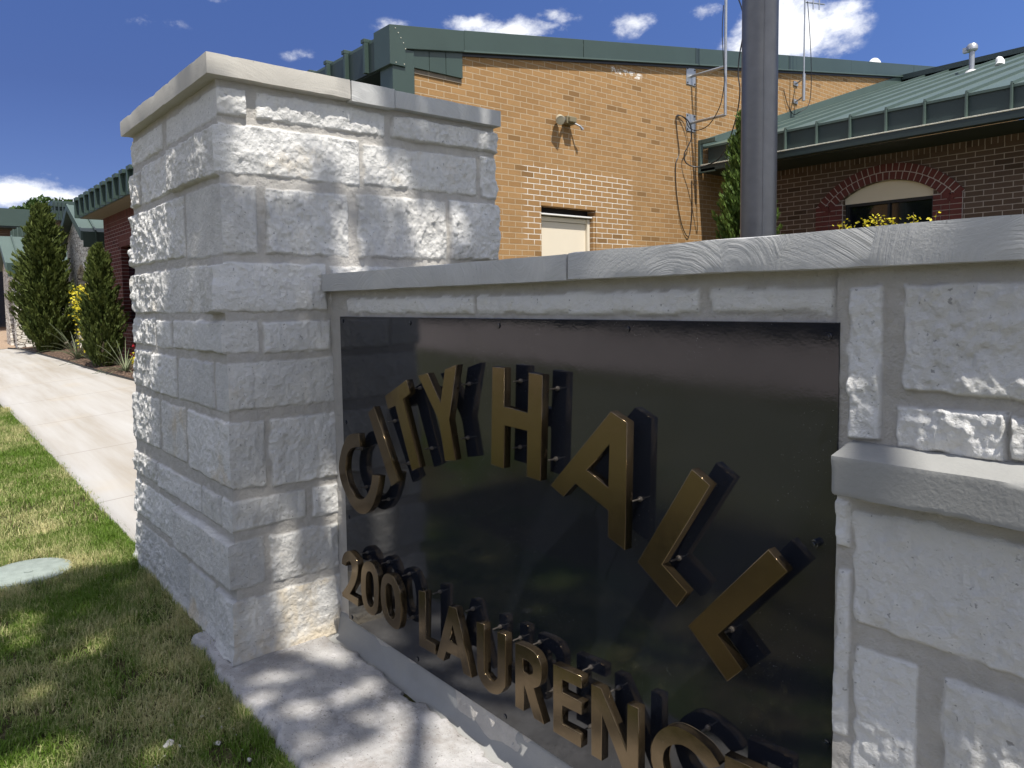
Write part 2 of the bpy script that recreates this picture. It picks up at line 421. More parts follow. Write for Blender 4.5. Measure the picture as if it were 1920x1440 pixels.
Lst = [[-1,.668,2.24,2.355],[.738,9,2.236,2.356],[-1,.622,2.017,2.213],[.642,1.125,2.022,2.208],[1.151,9,2.022,2.194],[.459,9,1.721,1.989],[-1,.441,1.703,1.99],
 [.194,9,1.47,1.674],[-1,.155,1.469,1.667],[1.008,9,1.301,1.443],[.725,.981,1.299,1.436],[.388,.69,1.304,1.437],[-1,.367,1.307,1.44],
 [1.105,9,1.075,1.27],[.678,1.085,1.065,1.266],[.163,.646,1.065,1.263],[-1,.139,1.065,1.267],[1.01,9,.77,1.031],[.578,.965,.77,1.028],[-1,.541,.757,1.029],
 [1.098,9,.575,.697],[.399,1.08,.57,.697],[.136,.375,.568,.701],[-1,.115,.569,.704],[.804,9,.331,.53],[-1,.775,.334,.53],[.64,9,.02,.287],[.252,.615,.03,.289],[-1,.218,.02,.289]]
def rand_courses(W, seed):
    rg = random.Random(seed); out = []
    for c, d in ((.03,.29),(.33,.53),(.57,.70),(.755,1.03),(1.065,1.27),(1.305,1.44),(1.47,1.67),(1.71,1.985),(2.03,2.215),(2.25,2.36)):
        a = -1; 
        while a < W:
            b = max(a, 0)+rg.uniform(.22,.55)
            if b > W-.12: b = 9
            out.append([a, b, c, d]); a = b+.025
    return out
vs = np.linspace(-.12, ZT, 530)
faces4 = []
# front (-Y) face: s runs from the left edge to X0
sf = [[(W0 if b > 8 else b*W0/wid((c+d)/2)), (0 if a < 0 else a*W0/wid((c+d)/2)), c, d] for a, b, c, d in [q[:4] for q in Lst]]
front = [[(-1 if a >= W0-1e-6 else W0-a), (9 if b <= 0 else W0-b), c, d] for a, b, c, d in sf]
specs = [('f', W0, .0046, front, 11), ('r', YB-Y0, .0046, Rst, 23), ('b', W0, .02, rand_courses(W0, 5), 35), ('l', YB-Y0, .02, rand_courses(YB-Y0, 6), 47)]
NR = {'f': (0,-1), 'r': (1,0), 'b': (0,1), 'l': (-1,0)}
def ppos(k, s, v):
    w = wid(np.maximum(v, 0)); 
    if k == 'f': return X0-(W0-s)*w/W0, Y0+0*s
    if k == 'r': return X0+0*s, Y0+s
    if k == 'b': return X0-s*w/W0, YB+0*s
    return X0-w, YB-s
hf = {}
for k, W, res, st, seed in specs:
    ss = np.linspace(0, W, int(W/res)); S, V = np.meshgrid(ss, vs, indexing='ij')
    x, y = ppos(k, S, V); rr_ = (.55+.75*sstep(-3.75, -4.15, x)*sstep(-.1,.0,V)+.35*sstep(1.7,1.9,V)) if k == 'f' else ((.62+.55*sstep(1.4,1.75,V)) if k == 'r' else 1.+0*x)
    hh = heights(S, V, x, y, V, st, 101, rr_)
    flare = .02*sstep(.10, -.02, V)
    hf[k] = (S, V, x, y, hh[0]+flare, hh[1:], ss)
parts = []
for i, (k, W, res, st, seed) in enumerate(specs):
    S, V, x, y, h, at, ss = hf[k]; pk = specs[i-1][0]; nk = specs[(i+1) % 4][0]
    hp, hn = hf[pk][4][-1], hf[nk][4][0]
    w0 = np.exp(-(S/.018)**1.5); w1 = np.exp(-((W-S)/.018)**1.5); w0[0] = 1; w1[-1] = 1
    X = x+NR[k][0]*h+NR[pk][0]*hp[None]*w0+NR[nk][0]*hn[None]*w1
    Y = y+NR[k][1]*h+NR[pk][1]*hp[None]*w0+NR[nk][1]*hn[None]*w1
    parts.append((np.stack([X, Y, V], -1).reshape(-1, 3), grid_faces(*S.shape), [a.ravel() for a in at]))
co, fa, at = merge(parts)
pillar = empty('stone_pillar', 'tall square pillar of white rough limestone blocks with a flat cap, left of the black sign', 'pillar')
link('stonework', np_mesh('stonework', co, fa, dict(mort=at[0], tone=at[1], warm=at[2])), M['lime'], pillar, True)
MB().box(X0-wid(1.2)+.03, X0-.03, Y0+.03, YB-.03, -.1, 2.39).build('core', M['mortar'], pillar)

def rough_box(name, b, mat, parent, res=.02, r=.0025, chip=.0014, wob=.0012, seed=1, fn=None):
    x0, x1, y0, y1, z0, z1 = b; parts = []; off = 0; cos, fas = [], []
    def lin(a, c): return np.linspace(a, c, max(3, int((c-a)/res)+1))
    for ax, val in ((0,x0),(0,x1),(1,y0),(1,y1),(2,z0),(2,z1)):
        o = [(lin(x0,x1)),(lin(y0,y1)),(lin(z0,z1))]; q = [i for i in range(3) if i != ax]
        A, B = np.meshgrid(o[q[0]], o[q[1]], indexing='ij'); P = [None]*3; P[q[0]] = A; P[q[1]] = B; P[ax] = np.full_like(A, val)
        f = grid_faces(*A.shape, off=off); flip = (ax == 1) != (val in (x0, y0, z0) and val == (x0, y0, z0)[ax])
        if flip: f = f[:, ::-1]
        cos.append(np.stack(P, -1).reshape(-1, 3)); fas.append(f); off += A.size
    P = np.concatenate(cos); F = np.concatenate(fas); x, y, z = P.T.copy()
    ws = []; nr = []
    for d, n in ((x-x0,(1,0,0)),(x1-x,(-1,0,0)),(y-y0,(0,1,0)),(y1-y,(0,-1,0)),(z-z0,(0,0,1)),(z1-z,(0,0,-1))):
        ws.append(np.clip(1-d/(r*2.2), 0, 1)); nr.append(n)
    Wt = np.stack(ws, -1); w2 = np.sort(Wt, -1)[:, -2]; nr = np.array(nr, float)
    ch = np.maximum(fbm(x*14, y*14, z*14, seed, 3)-.25, 0)*chip*2.2
    P = P+(Wt@nr)*(w2*(r*.45+ch))[:, None]
    wb = np.stack([fbm(x*6+k*9, y*6, z*6, seed+k, 3) for k in range(3)], -1)*wob
    P = P+wb
    if fn is not None: P = fn(P)
    return link(name, np_mesh(name, P, F), mat, parent, True)
XL = X0-1.305
rough_box('cap_slab', (XL, -3.483, .986, 1.72, 2.388, 2.468), M['cap2'], pillar, seed=3, wob=.002)
rough_box('cap_slab', (-3.480, -2.915, .986, 1.600, 2.386, 2.468), M['cap2'], pillar, seed=4)
rough_box('cap_slab', (-3.480, -2.913, 1.603, 1.822, 2.378, 2.466), M['cap'], pillar, seed=5, chip=.006)
rough_box('cap_slab', (-3.480, -2.921, 1.826, 2.452, 2.384, 2.463), M['cap'], pillar, seed=6)
rough_box('cap_slab', (XL, -3.483, 1.724, 2.452, 2.387, 2.466), M['cap2'], pillar, seed=7)

# ------------------------------------------------------------------ sign wall
wall = empty('stone_sign_wall', 'low white limestone wall with grey concrete coping that carries the black sign', 'wall')
Wst = [[-2.817,-1.93,1.461,1.521],[-1.916,-1.054,1.463,1.522],[-1.025,-.73,1.465,1.523],[-.698,-.631,1.215,1.520],[-.596,-.22,1.316,1.524],[-.607,-.418,1.205,1.290],[-.413,-.25,1.212,1.288],
 [-.19,.25,1.31,1.52],[-.22,.1,1.21,1.28],[.3,.8,1.21,1.52]]
Wst = [q+[.1*math.sin(i*5.)-.08, .75+.25*math.sin(i*3.)] for i, q in enumerate(Wst)]
W2 = [[-.669,-.20,.845,1.075],[-.663,-.542,.47,.802],[-.498,-.25,.50,.801],[-.709,-.674,.99,1.09],[-.705,-.672,.60,.951],[-.64,-.30,.30,.44],[-.66,-.3,.05,.26],[-.17,.3,.75,1.07],[-.2,.3,.4,.7],[-.26,.2,.05,.36],[.34,.8,.3,1.0]]
W2 = [q+[.12*math.sin(i*4.)-.06, .7+.3*math.sin(i*2.3)] for i, q in enumerate(W2)]
toe = lambda U, V: .012*fbm(U*5, V*0, V*5, 77, 3)*(V < .13)+.01*sstep(.12, .0, V)
ps = [patch(-2.99, -.722, 0, 1.562, .008, 1.500, Wst, 61, .55, toe), patch(-.722, -.16, 1.10, 1.562, .0028, 1.491, Wst, 63, .9),
      patch(-.705, -.16, 0, 1.12, .0030, 1.468, W2, 65, .85), patch(-.16, 1.3, 1.10, 1.562, .015, 1.493, Wst, 67), patch(-.16, 1.3, 0, 1.12, .015, 1.470, W2, 69)]
co, fa, at = merge(ps)
link('stonework', np_mesh('wall_stone', co, fa, dict(mort=at[0], tone=at[1], warm=at[2])), M['lime'], wall, True)
MB().box(-2.95, 1.3, 1.515, 1.98, -.1, 1.553).box(-.7035, 1.298, 1.485, 1.512, -.1, 1.115).build('core', M['mortar'], wall)
rough_box('coping_slab', (-2.952, -1.461, 1.452, 2.04, 1.555, 1.630), M['cap'], wall, seed=11, res=.018)
rough_box('coping_slab', (-1.4575, .05, 1.452, 2.04, 1.556, 1.632), M['cap'], wall, seed=12, res=.015)
rough_box('coping_slab', (.054, 1.34, 1.452, 2.04, 1.556, 1.632), M['cap'], wall, seed=13, res=.03)
def ledge_fn(P):
    P = P.copy(); P[:, 2] += np.where(P[:, 2] > 1.15, .24*np.clip(P[:, 1]-1.41, 0, .2), 0); return P
rough_box('ledge_slab', (-.690, 1.34, 1.408, 1.525, 1.112, 1.191), M['ledge'], wall, seed=15, res=.006, r=.0022, chip=.002, fn=ledge_fn)

# footing slab and mortar fillet
us = np.linspace(-3.35, 1.6, 560); vv = np.linspace(0, 1, 64)
U, V = np.meshgrid(us, vv, indexing='ij')
ya = .93+.02*fbm(U*2.5, U*0, U*0, 5, 3)+.012*fbm(U*14, U*0, U*0, 6, 3)-.03*(U+2.6)
yj = 1.437+.016*np.sign(np.sin(U*9+2*noise3(U*3, U*0, U*0, 3)))*.6+.014*fbm(U*11, U*0, U*0, 8, 3)
Y = ya+(yj-ya)*V
Z = .032+.006*fbm(U*6, Y*6, U*0, 21, 4)+.0015*fbm(U*60, Y*60, U*0, 22, 2)-.07*sstep(.04, 0, Y-ya)**2-.03*(V > .995)
Z = Z + .05*np.exp(-((U-X0)/.06)**2)*0
slab = tag(link('footing_slab', np_mesh('footing_slab', np.stack([U, Y, Z], -1).reshape(-1, 3), grid_faces(*U.shape)), M['slab'], None, True),
           'rough pitted concrete footing in front of the black sign, dappled with shade', 'footing')
prof = [(1.40,.008),(1.43,.012),(1.452,.018),(1.472,.032),(1.485,.055),(1.4945,.098),(1.502,.118),(1.52,.12)]
us = np.linspace(-2.97, 1.3, 400); co = []
for x in us:
    n = math.sin(x*5)*.3
    co += [(x, y+.004*n*(i in (2,3,4)), z+.006*n*(i > 1)*(i < 6)) for i, (y, z) in enumerate(prof)]
link('mortar_fillet', np_mesh('mortar_fillet', np.array(co), grid_faces(len(us), len(prof))), M['ledge'], wall, True)

# ------------------------------------------------------------------ sign
sign = empty('city_hall_sign', 'large glossy black sign board with raised bronze letters set into the stone wall', 'sign')
b = MB().box(-2.862, -.7145, 1.487, 1.4975, .121, 1.4475); b.build('panel', M['enamel'], sign, bevel=.0012)
LET = {'C':[[(-2.6129,0.9812),(-2.6567,0.9771),(-2.7111,0.958),(-2.7522,0.9129),(-2.7811,0.8608),(-2.793,0.816),(-2.7836,0.7693),(-2.753,0.7267),(-2.7066,0.6827),(-2.6547,0.6593),(-2.6082,0.6553),(-2.5616,0.6715),(-2.5201,0.7056),(-2.4885,0.7521),(-2.469,0.7955),(-2.4573,0.8361),(-2.5152,0.833),(-2.5251,0.7952),(-2.5468,0.7583),(-2.5785,0.7292),(-2.6119,0.7149),(-2.6513,0.7174),(-2.687,0.7393),(-2.7122,0.7662),(-2.7293,0.8054),(-2.7295,0.8371),(-2.7184,0.8757),(-2.6986,0.8997),(-2.6764,0.9134),(-2.639,0.9239),(-2.6026,0.9302)]],'I':[[(-2.5343,1.0735),(-2.486,1.1042),(-2.3203,0.8445),(-2.3735,0.8123)]],'T':[[(-2.4039,1.1521),(-2.2498,1.2252),(-2.2286,1.1782),(-2.2759,1.153),(-2.1766,0.9194),(-2.2267,0.8959),(-2.33,1.1227),(-2.3818,1.1042)]],'Y':[[(-2.1736,1.2454),(-2.1133,1.2582),(-2.0383,1.1647),(-2.0101,1.2776),(-1.9435,1.297),(-1.9921,1.1098),(-1.9609,0.977),(-2.0196,0.9647),(-2.0464,1.0828),(-2.0603,1.1115)]],'H':[[(-1.7575,1.3016),(-1.6997,1.2999),(-1.7037,1.183),(-1.5972,1.1761),(-1.5898,1.2939),(-1.5313,1.29),(-1.5467,0.9821),(-1.6051,0.985),(-1.6004,1.1211),(-1.7036,1.1249),(-1.7104,0.9914),(-1.7721,0.9937)]],'A':[[(-1.2754,1.2136),(-1.2206,1.1901),(-1.229,0.859),(-1.2872,0.8796),(-1.2856,0.9505),(-1.4048,1.0003),(-1.4517,0.9544),(-1.5037,0.9773)],[(-1.281,1.1253),(-1.2845,1.0123),(-1.363,1.0447)]],'L':[[(-1.0257,1.1042),(-0.976,1.0745),(-1.1113,0.8535),(-1.0381,0.8055),(-1.068,0.7599),(-1.1878,0.8389)]],'L2':[[(-0.8302,0.9626),(-0.7864,0.9261),(-0.9546,0.7309),(-0.8906,0.6725),(-0.9272,0.6305),(-1.0351,0.7252)]],'2':[[(-2.7924,0.3996),(-2.7893,0.4218),(-2.7736,0.4477),(-2.7475,0.4658),(-2.7196,0.473),(-2.6902,0.468),(-2.6644,0.4536),(-2.6509,0.4321),(-2.6544,0.3994),(-2.6668,0.3694),(-2.6874,0.3367),(-2.7252,0.2932),(-2.7254,0.289),(-2.6581,0.2908),(-2.6602,0.2555),(-2.797,0.2577),(-2.8006,0.2717),(-2.7392,0.3323),(-2.7149,0.3717),(-2.7061,0.401),(-2.7092,0.4216),(-2.7222,0.4302),(-2.736,0.4284),(-2.7506,0.4158),(-2.7571,0.3999)]],'0':[[(-2.625,0.4103),(-2.6102,0.4432),(-2.586,0.464),(-2.5552,0.4736),(-2.5256,0.47),(-2.5046,0.4516),(-2.4913,0.4274),(-2.4872,0.3855),(-2.4928,0.3329),(-2.5059,0.2879),(-2.5295,0.261),(-2.5572,0.2545),(-2.5874,0.2577),(-2.612,0.2761),(-2.6266,0.3098),(-2.6318,0.3557)],[(-2.584,0.4088),(-2.5729,0.4262),(-2.5574,0.4331),(-2.5426,0.4308),(-2.531,0.4161),(-2.5262,0.3868),(-2.5273,0.3479),(-2.5299,0.3162),(-2.5399,0.2963),(-2.5564,0.2872),(-2.5728,0.2911),(-2.5848,0.3043),(-2.5908,0.3338),(-2.5899,0.3758)]],'02':[[(-2.4683,0.4063),(-2.4599,0.4314),(-2.4374,0.4553),(-2.4066,0.4652),(-2.3769,0.4638),(-2.3528,0.4474),(-2.3317,0.422),(-2.3254,0.385),(-2.3266,0.3408),(-2.333,0.2972),(-2.3478,0.2676),(-2.3754,0.2582),(-2.4074,0.261),(-2.4394,0.2741),(-2.462,0.297),(-2.4732,0.339),(-2.4748,0.374)],[(-2.4328,0.4067),(-2.4203,0.4228),(-2.4038,0.4281),(-2.388,0.4224),(-2.3774,0.4058),(-2.3697,0.3761),(-2.3677,0.3423),(-2.373,0.3085),(-2.3851,0.2934),(-2.4012,0.2917),(-2.417,0.3015),(-2.4277,0.3206),(-2.4332,0.3515),(-2.435,0.381)]],'L3':[[(-2.2023,0.4622),(-2.1572,0.4682),(-2.1671,0.2913),(-2.1025,0.2947),(-2.1039,0.2566),(-2.2062,0.2531)]],'A2':[[(-2.0125,0.4644),(-1.9713,0.4672),(-1.8922,0.256),(-1.9379,0.2533),(-1.9535,0.2988),(-2.0378,0.2932),(-2.0535,0.2532),(-2.0958,0.2541)],[(-1.9959,0.4032),(-1.9704,0.3398),(-2.0167,0.3414)]],'U':[[(-1.86,0.4589),(-1.8203,0.4634),(-1.822,0.3131),(-1.8131,0.2987),(-1.7951,0.2895),(-1.7769,0.2909),(-1.761,0.3046),(-1.7561,0.324),(-1.7541,0.4626),(-1.7136,0.4652),(-1.7183,0.31),(-1.7262,0.2866),(-1.742,0.2656),(-1.7645,0.2519),(-1.7962,0.2461),(-1.8258,0.2548),(-1.8487,0.2726),(-1.8599,0.2954),(-1.8624,0.3426)]],'R':[[(-1.6676,0.4578),(-1.624,0.4619),(-1.5948,0.461),(-1.5745,0.4557),(-1.5605,0.4439),(-1.5516,0.4275),(-1.5503,0.4055),(-1.5535,0.3816),(-1.5639,0.3603),(-1.5866,0.3454),(-1.5415,0.2533),(-1.5853,0.2524),(-1.6284,0.3385),(-1.633,0.2548),(-1.6718,0.2528)],[(-1.6324,0.4192),(-1.6143,0.4208),(-1.5977,0.4156),(-1.5884,0.4048),(-1.5899,0.3899),(-1.6046,0.3807),(-1.6171,0.3793),(-1.6331,0.3803)]],'E':[[(-1.5001,0.4542),(-1.3866,0.4604),(-1.387,0.4257),(-1.4637,0.4211),(-1.4642,0.3831),(-1.3874,0.3855),(-1.3888,0.3493),(-1.4646,0.3444),(-1.4672,0.2881),(-1.3901,0.2932),(-1.3912,0.2523),(-1.503,0.2496)]],'N':[[(-1.3507,0.4536),(-1.3143,0.4567),(-1.2258,0.3248),(-1.2222,0.4532),(-1.186,0.4556),(-1.1864,0.2339),(-1.2183,0.2324),(-1.3115,0.3841),(-1.3134,0.2527),(-1.3517,0.2512)]],'C2':[[(-1.1452,0.3395),(-1.1427,0.3715),(-1.1329,0.4006),(-1.116,0.4266),(-1.0946,0.4464),(-1.0713,0.4579),(-1.0439,0.4615),(-1.015,0.4593),(-0.9888,0.4524),(-0.9675,0.4417),(-0.9464,0.4218),(-0.9757,0.4015),(-1.0148,0.4208),(-1.046,0.4244),(-1.0689,0.4169),(-1.0898,0.4027),(-1.104,0.3839),(-1.1092,0.3612)]]}
def smooth_poly(pts, closed=True):
    n = len(pts); P = [Vector(p) for p in pts]; out = []
    def turn(i):
        a, b, c = P[i-1], P[i], P[(i+1) % n]; d1 = (b-a).normalized(); d2 = (c-b).normalized()
        return math.degrees(math.acos(max(-1, min(1, d1.dot(d2)))))
    sharp = [turn(i) > 47 for i in range(n)]
    for i in range(n):
        p0, p1, p2, p3 = P[i-1], P[i], P[(i+1) % n], P[(i+2) % n]
        if sharp[i]: p0 = p1-(p2-p1)
        if sharp[(i+1) % n]: p3 = p2+(p2-p1)
        k = 1 if (sharp[i] and sharp[(i+1) % n]) else 5
        for j in range(k):
            t = j/k; q = .5*((2*p1)+(p2-p0)*t+(2*p0-5*p1+4*p2-p3)*t*t+(3*p1-p0-3*p2+p3)*t**3); out.append((q.x, q.y))
    return out
CURVY = {'C','2','0','02','U','R','C2'}
def letter(name, loops, label, curvy, yf=1.425, th=.028, bev=.0016):
    cu = bpy.data.curves.new('lc', 'CURVE'); cu.dimensions = '2D'; cu.fill_mode = 'BOTH'
    for lp in loops:
        pts = smooth_poly(lp) if curvy else lp
        sp = cu.splines.new('POLY'); sp.points.add(len(pts)-1); sp.use_cyclic_u = True
        for q, (x, z) in zip(sp.points, pts): q.co = (x, z, 0, 1)
    cu.extrude = th/2-bev; cu.bevel_depth = bev; cu.bevel_resolution = 2; cu.offset = -bev
    t = bpy.data.objects.new('tmp', cu); C.objects.link(t)
    me = bpy.data.meshes.new_from_object(t.evaluated_get(bpy.context.evaluated_depsgraph_get()))
    bpy.data.objects.remove(t); bpy.data.curves.remove(cu)
    me.transform(Matrix.Translation((0, yf+th/2, 0)) @ Matrix.Rotation(R(90), 4, 'X'))
    me.materials.clear(); o = link(name, me, M['bronze'], sign); o['label'] = label
    return o
c2 = LET['C2'][0]; zmid = (.4615+.2525)/2
# the lower half of this C lies below the picture: completed by symmetry
up_out = [p for p in c2[:11]]; up_in = c2[11:]
C2 = up_out+up_in+[(x, 2*zmid-z) for x, z in up_in[::-1]]+[(x, 2*zmid-z) for x, z in up_out[::-1]]
LET['C2'] = [C2]
E2 = [[(x+.567, z) for x, z in LET['E'][0]]]
labs = {'C':'letter C of CITY','I':'letter I of CITY','T':'letter T of CITY','Y':'letter Y of CITY','H':'letter H of HALL','A':'letter A of HALL','L':'first letter L of HALL','L2':'last letter L of HALL',
 '2':'numeral 2 of the house number','0':'first zero of the house number','02':'second zero of the house number','L3':'letter L of the street name','A2':'letter A of the street name','U':'letter U of the street name','R':'letter R of the street name','E':'first letter E of the street name','N':'letter N of the street name','C2':'letter C of the street name, cut by the frame'}
LO = {}
for k, lp in LET.items(): LO[k] = letter('numeral' if k in ('2','0','02') else 'letter', lp, 'bronze '+labs[k], k in CURVY)
LO['E2'] = letter('letter', E2, 'bronze last letter E of the street name, mostly out of frame', False)
pins = [('H',-1.692,1.257),('H',-1.531,1.247),('H',-1.699,1.052),('H',-1.541,1.039),('A',-1.227,.982),('A',-1.275,1.14),('Y',-1.953,1.228),('Y',-1.967,1.045),('Y',-2.13,1.2),('T',-2.182,.978),('T',-2.25,1.19),('I',-2.43,1.048),('I',-2.335,.899),('C',-2.667,.746),('C',-2.492,.729),('C',-2.70,.90),
 ('L',-1.105,.857),('L',-1.02,1.05),('L2',-.955,.726),('L2',-.83,.91),('2',-2.675,.467),('0',-2.508,.471),('02',-2.353,.466),('02',-2.338,.300),('L3',-2.15,.457),('L3',-2.12,.285),('A2',-1.955,.456),('U',-1.81,.442),('U',-1.71,.440),
 ('R',-1.62,.458),('R',-1.562,.330),('E',-1.408,.460),('E',-1.408,.285),('N',-1.304,.442),('C2',-1.018,.458)]
for k, x, z in pins:
    m = MB().tube([(x,1.4525,z),(x,1.4875,z)], .0026, 8); m.tube([(x,1.480,z),(x,1.4872,z)], .0072, 6); m.tube([(x,1.476,z),(x,1.4805,z)], .005, 8)
    m.build('mounting_stud', M['stud'], LO[k], bevel=.0008, seg=1)
for x, z in ((-2.837,1.428),(-2.313,1.426),(-1.799,1.424),(-1.271,1.424),(-.738,1.419),(-2.835,.995),(-2.835,.581),(-.754,.983),(-.727,.554),(-2.835,.135),(-2.316,.142),(-1.797,.142),(-1.27,.142),(-.74,.142)):
    big = (x, z) == (-.754, .983)
    m = MB().tube([(x,1.487,z),(x,1.4835 if not big else 1.474,z)], .0085, 12); m.tube([(x,1.4845 if not big else 1.475,z),(x,1.4825 if not big else 1.468,z)], .0045, 6)
    m.build('screw', M['enamel'], sign, bevel=.001, seg=1)
# ------------------------------------------------------------------ tan hall
XW = -6.75; SL = .1525
def ztop(y): return 4.27+SL*(y-5.11)          # underside of the sloping fascia
hall = empty('brick_hall', 'tall tan brick building with sloping dark green metal fascia behind the pillar', 'building')
# wall face with door recess: pieces around the opening
DY0, DY1, DZ1 = 6.29, 7.27, 2.68
m = MB()
def wallpiece(y0, y1, z0, z1a, z1b): m.prism([(XW,y0,z0),(XW,y1,z0),(XW,y1,z1b),(XW,y0,z1a)], (-.25,0,0))
wallpiece(4.42, DY0, 0, ztop(4.42)-.0, ztop(DY0)); wallpiece(DY0, DY1, DZ1, ztop(DY0), ztop(DY1)); wallpiece(DY1, 24, 0, ztop(DY1), ztop(24))
m.build('brick_wall', M['tan'], hall)
MB().box(-13.2, XW-.252, 4.5, 24, 0, 4.0).build('inner_block', M['redbrick'], hall)
# front faces behind the pillar
door = MB().box(XW-.14, XW-.10, DY0+.02, DY1-.10, .5, 2.50).build('door', M['cream'], hall)
MB().box(XW-.16, XW-.06, DY1-.10, DY1-.055, .5, 2.56).box(XW-.16, XW-.06, DY0+.002, DY0+.02, .5, 2.56).box(XW-.16, XW-.085, DY0+.02, DY1-.10, 2.505, 2.56).build('door_frame', M['cream'], door)
MB().box(XW-.15, XW-.02, DY0+.004, DY1-.05, 2.575, 2.592).build('drip_strip', M['white'], door)
MB().box(XW-.17, XW-.15, DY0-.02, DY1+.02, 2.4, 2.72).build('lintel_shade_panel', M['dark'], door)  # black panel stands in for the shade under the lintel
MB().box(XW-.165, XW-.006, DY1-.05, DY1-.003, .5, 2.60).build('jamb_gap', M['tan'], door)
# fascia
m = MB(); 
ys = [5.10, 7.0, 9.38, 12.0, 14.2, 17.0, 20.5, 24.0]
for i, (a, b) in enumerate(zip(ys, ys[1:])):
    e = .002*(i % 2)
    m.prism([(XW+.055+e,a+.004,ztop(a)),(XW+.055+e,b-.004,ztop(b)),(XW+.055+e,b-.004,ztop(b)+.235+.002*(b-5)),(XW+.055+e,a+.004,ztop(a)+.235+.002*(a-5))], (-.30,0,0))
m.build('roof_fascia', M['green'], hall, bevel=.002, seg=1)
m = MB()
for y in (9.38, 12.0): m.prism([(XW+.060,y-.03,ztop(y)-.0),(XW+.060,y+.03,ztop(y)),(XW+.060,y+.03,ztop(y)+.24),(XW+.060,y-.03,ztop(y)+.24)], (-.02,0,0))
m.each('fascia_joint', M['dgreen'], hall)
m = MB(); m.prism([(XW+.068,4.32,ztop(4.32)-.002),(XW+.068,23.9,ztop(23.9)-.002),(XW+.068,23.9,ztop(23.9)+.016),(XW+.068,4.32,ztop(4.32)+.016)], (-.03,0,0)); m.build('drip_edge', M['roofgreen'], hall)
m = MB(); m.prism([(XW+.02,5.10,ztop(5.1)-.035),(XW+.02,23.9,ztop(23.9)-.035),(XW+.02,23.9,ztop(23.9)+.01),(XW+.02,5.10,ztop(5.1)+.01)], (-.2,0,0)); m.build('eave_shadow_strip', M['dark'], hall)  # black strip painted as the shadow line beneath the fascia
m = MB(); m.prism([(XW+.07,4.13,3.96),(XW+.07,4.32,3.96),(XW+.07,4.32,ztop(4.32)),(XW+.07,5.09,ztop(5.09)),(XW+.07,5.09,ztop(5.09)+.225),(XW+.07,4.13,4.355)], (-.32,0,0)); m.build('corner_fascia', M['green'], hall, bevel=.003)
m = MB()
for y_, z_ in ((4.20,4.33),(4.235,4.29),(4.265,4.245),(4.295,4.20),(4.32,4.145),(4.20,3.985),(4.30,3.985)): m.tube([(XW+.069,y_,z_),(XW+.0745,y_,z_)], .0055, 8)
m.each('rivet', M['putty'], hall)
m = MB().box(XW-.2, XW+.05, 4.17, 4.438, 3.0, 4.15); m.build('corner_post', M['green'], hall, bevel=.003)
m = MB()
for a, b in ((4.44,4.64),(4.645,4.86),(4.865,5.09)): m.prism([(XW+.035,a,3.985),(XW+.035,b,3.985),(XW+.035,b,ztop(b)),(XW+.035,a,ztop(a))], (-.1,0,0))
m.each('infill_panel', M['green'], hall, bevel=.003)
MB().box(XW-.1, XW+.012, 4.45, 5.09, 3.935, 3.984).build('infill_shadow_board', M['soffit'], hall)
# front eave with ribs (faces -Y), roof sheet
MB().box(-13, XW+.068, 4.135, 4.16, 3.965, 4.265).build('front_fascia', M['dgreen'], hall)
m = MB()
for k in range(14):
    x = -7.14-.44*k; m.box(x-.022, x+.022, 4.085, 4.135, 3.965, 4.285); m.box(x-.05, x+.022, 4.08, 4.30, 4.285, 4.325)
m.each('fascia_rib', M['green'], hall, bevel=.003)
MB().box(-13, XW-.2, 4.16, 4.55, 3.955, 3.97).build('soffit', M['dgreen'], hall)
MB().box(-13, XW-.25, 4.50, 4.60, 3.0, 3.96).build('front_wall', M['redbrick'], hall)
m = MB(); m.prism([(XW+.05,4.14,4.27),(XW+.05,24,ztop(24)+.20),(XW+.05,24,ztop(24)+.25),(XW+.05,4.14,4.30)], (-8,0,0)); m.build('metal_roof', M['roofgreen'], hall)
m = MB()
for y in (4.2,4.7):pass
for (x, y, r, h) in ((-7.6,17.2,.125,.10),(-7.5,18.6,.09,-.20)):
    z = ztop(y)+.12+h; mm = MB(); mm.tube([(x,y,z-.1),(x,y,z+.22)], r*.8, 20)
    mm.tube([(x,y,z+.22),(x,y,z+.27),(x,y,z+.34),(x,y,z+.40),(x,y,z+.42)], [r*1.15,r*1.15,r*.95,r*.55,r*.1], 24)
    mm.build('roof_vent', M['white'], hall, smooth=True)

# ------------------------------------------------------------------ brown wing with the arched window
YWG = 10.35
wing = empty('brick_wing', 'low brown brick wing with arched window and green standing seam roof, at right', 'building')
m = MB()
for x0, x1, z0, z1 in ((XW+.002,-4.956,0,3.298),(-3.808,4.5,0,3.298)): m.box(x0, x1, YWG, YWG+.25, z0, z1)
AC = -4.385; ARC, AZ = .98, 2.052
# piece above the opening with a curved underside
pts = [(-4.956,YWG,3.298)]; pts += [(AC+ARC*math.sin(t), YWG, AZ+ARC*math.cos(t)) for t in np.linspace(-math.asin(.571/ARC), math.asin(.577/ARC), 15)]
pts += [(-3.808,YWG,3.298)]
m.prism([pts[0]]+pts[1:-1]+[pts[-1]], (0,.25,0))
m.build('brick_wall', M['brown'], wing)
MB().box(XW+.002, 4.5, YWG-.003, YWG+.25, 3.298, 3.502).build('soldier_course', M['brownsold'], wing)
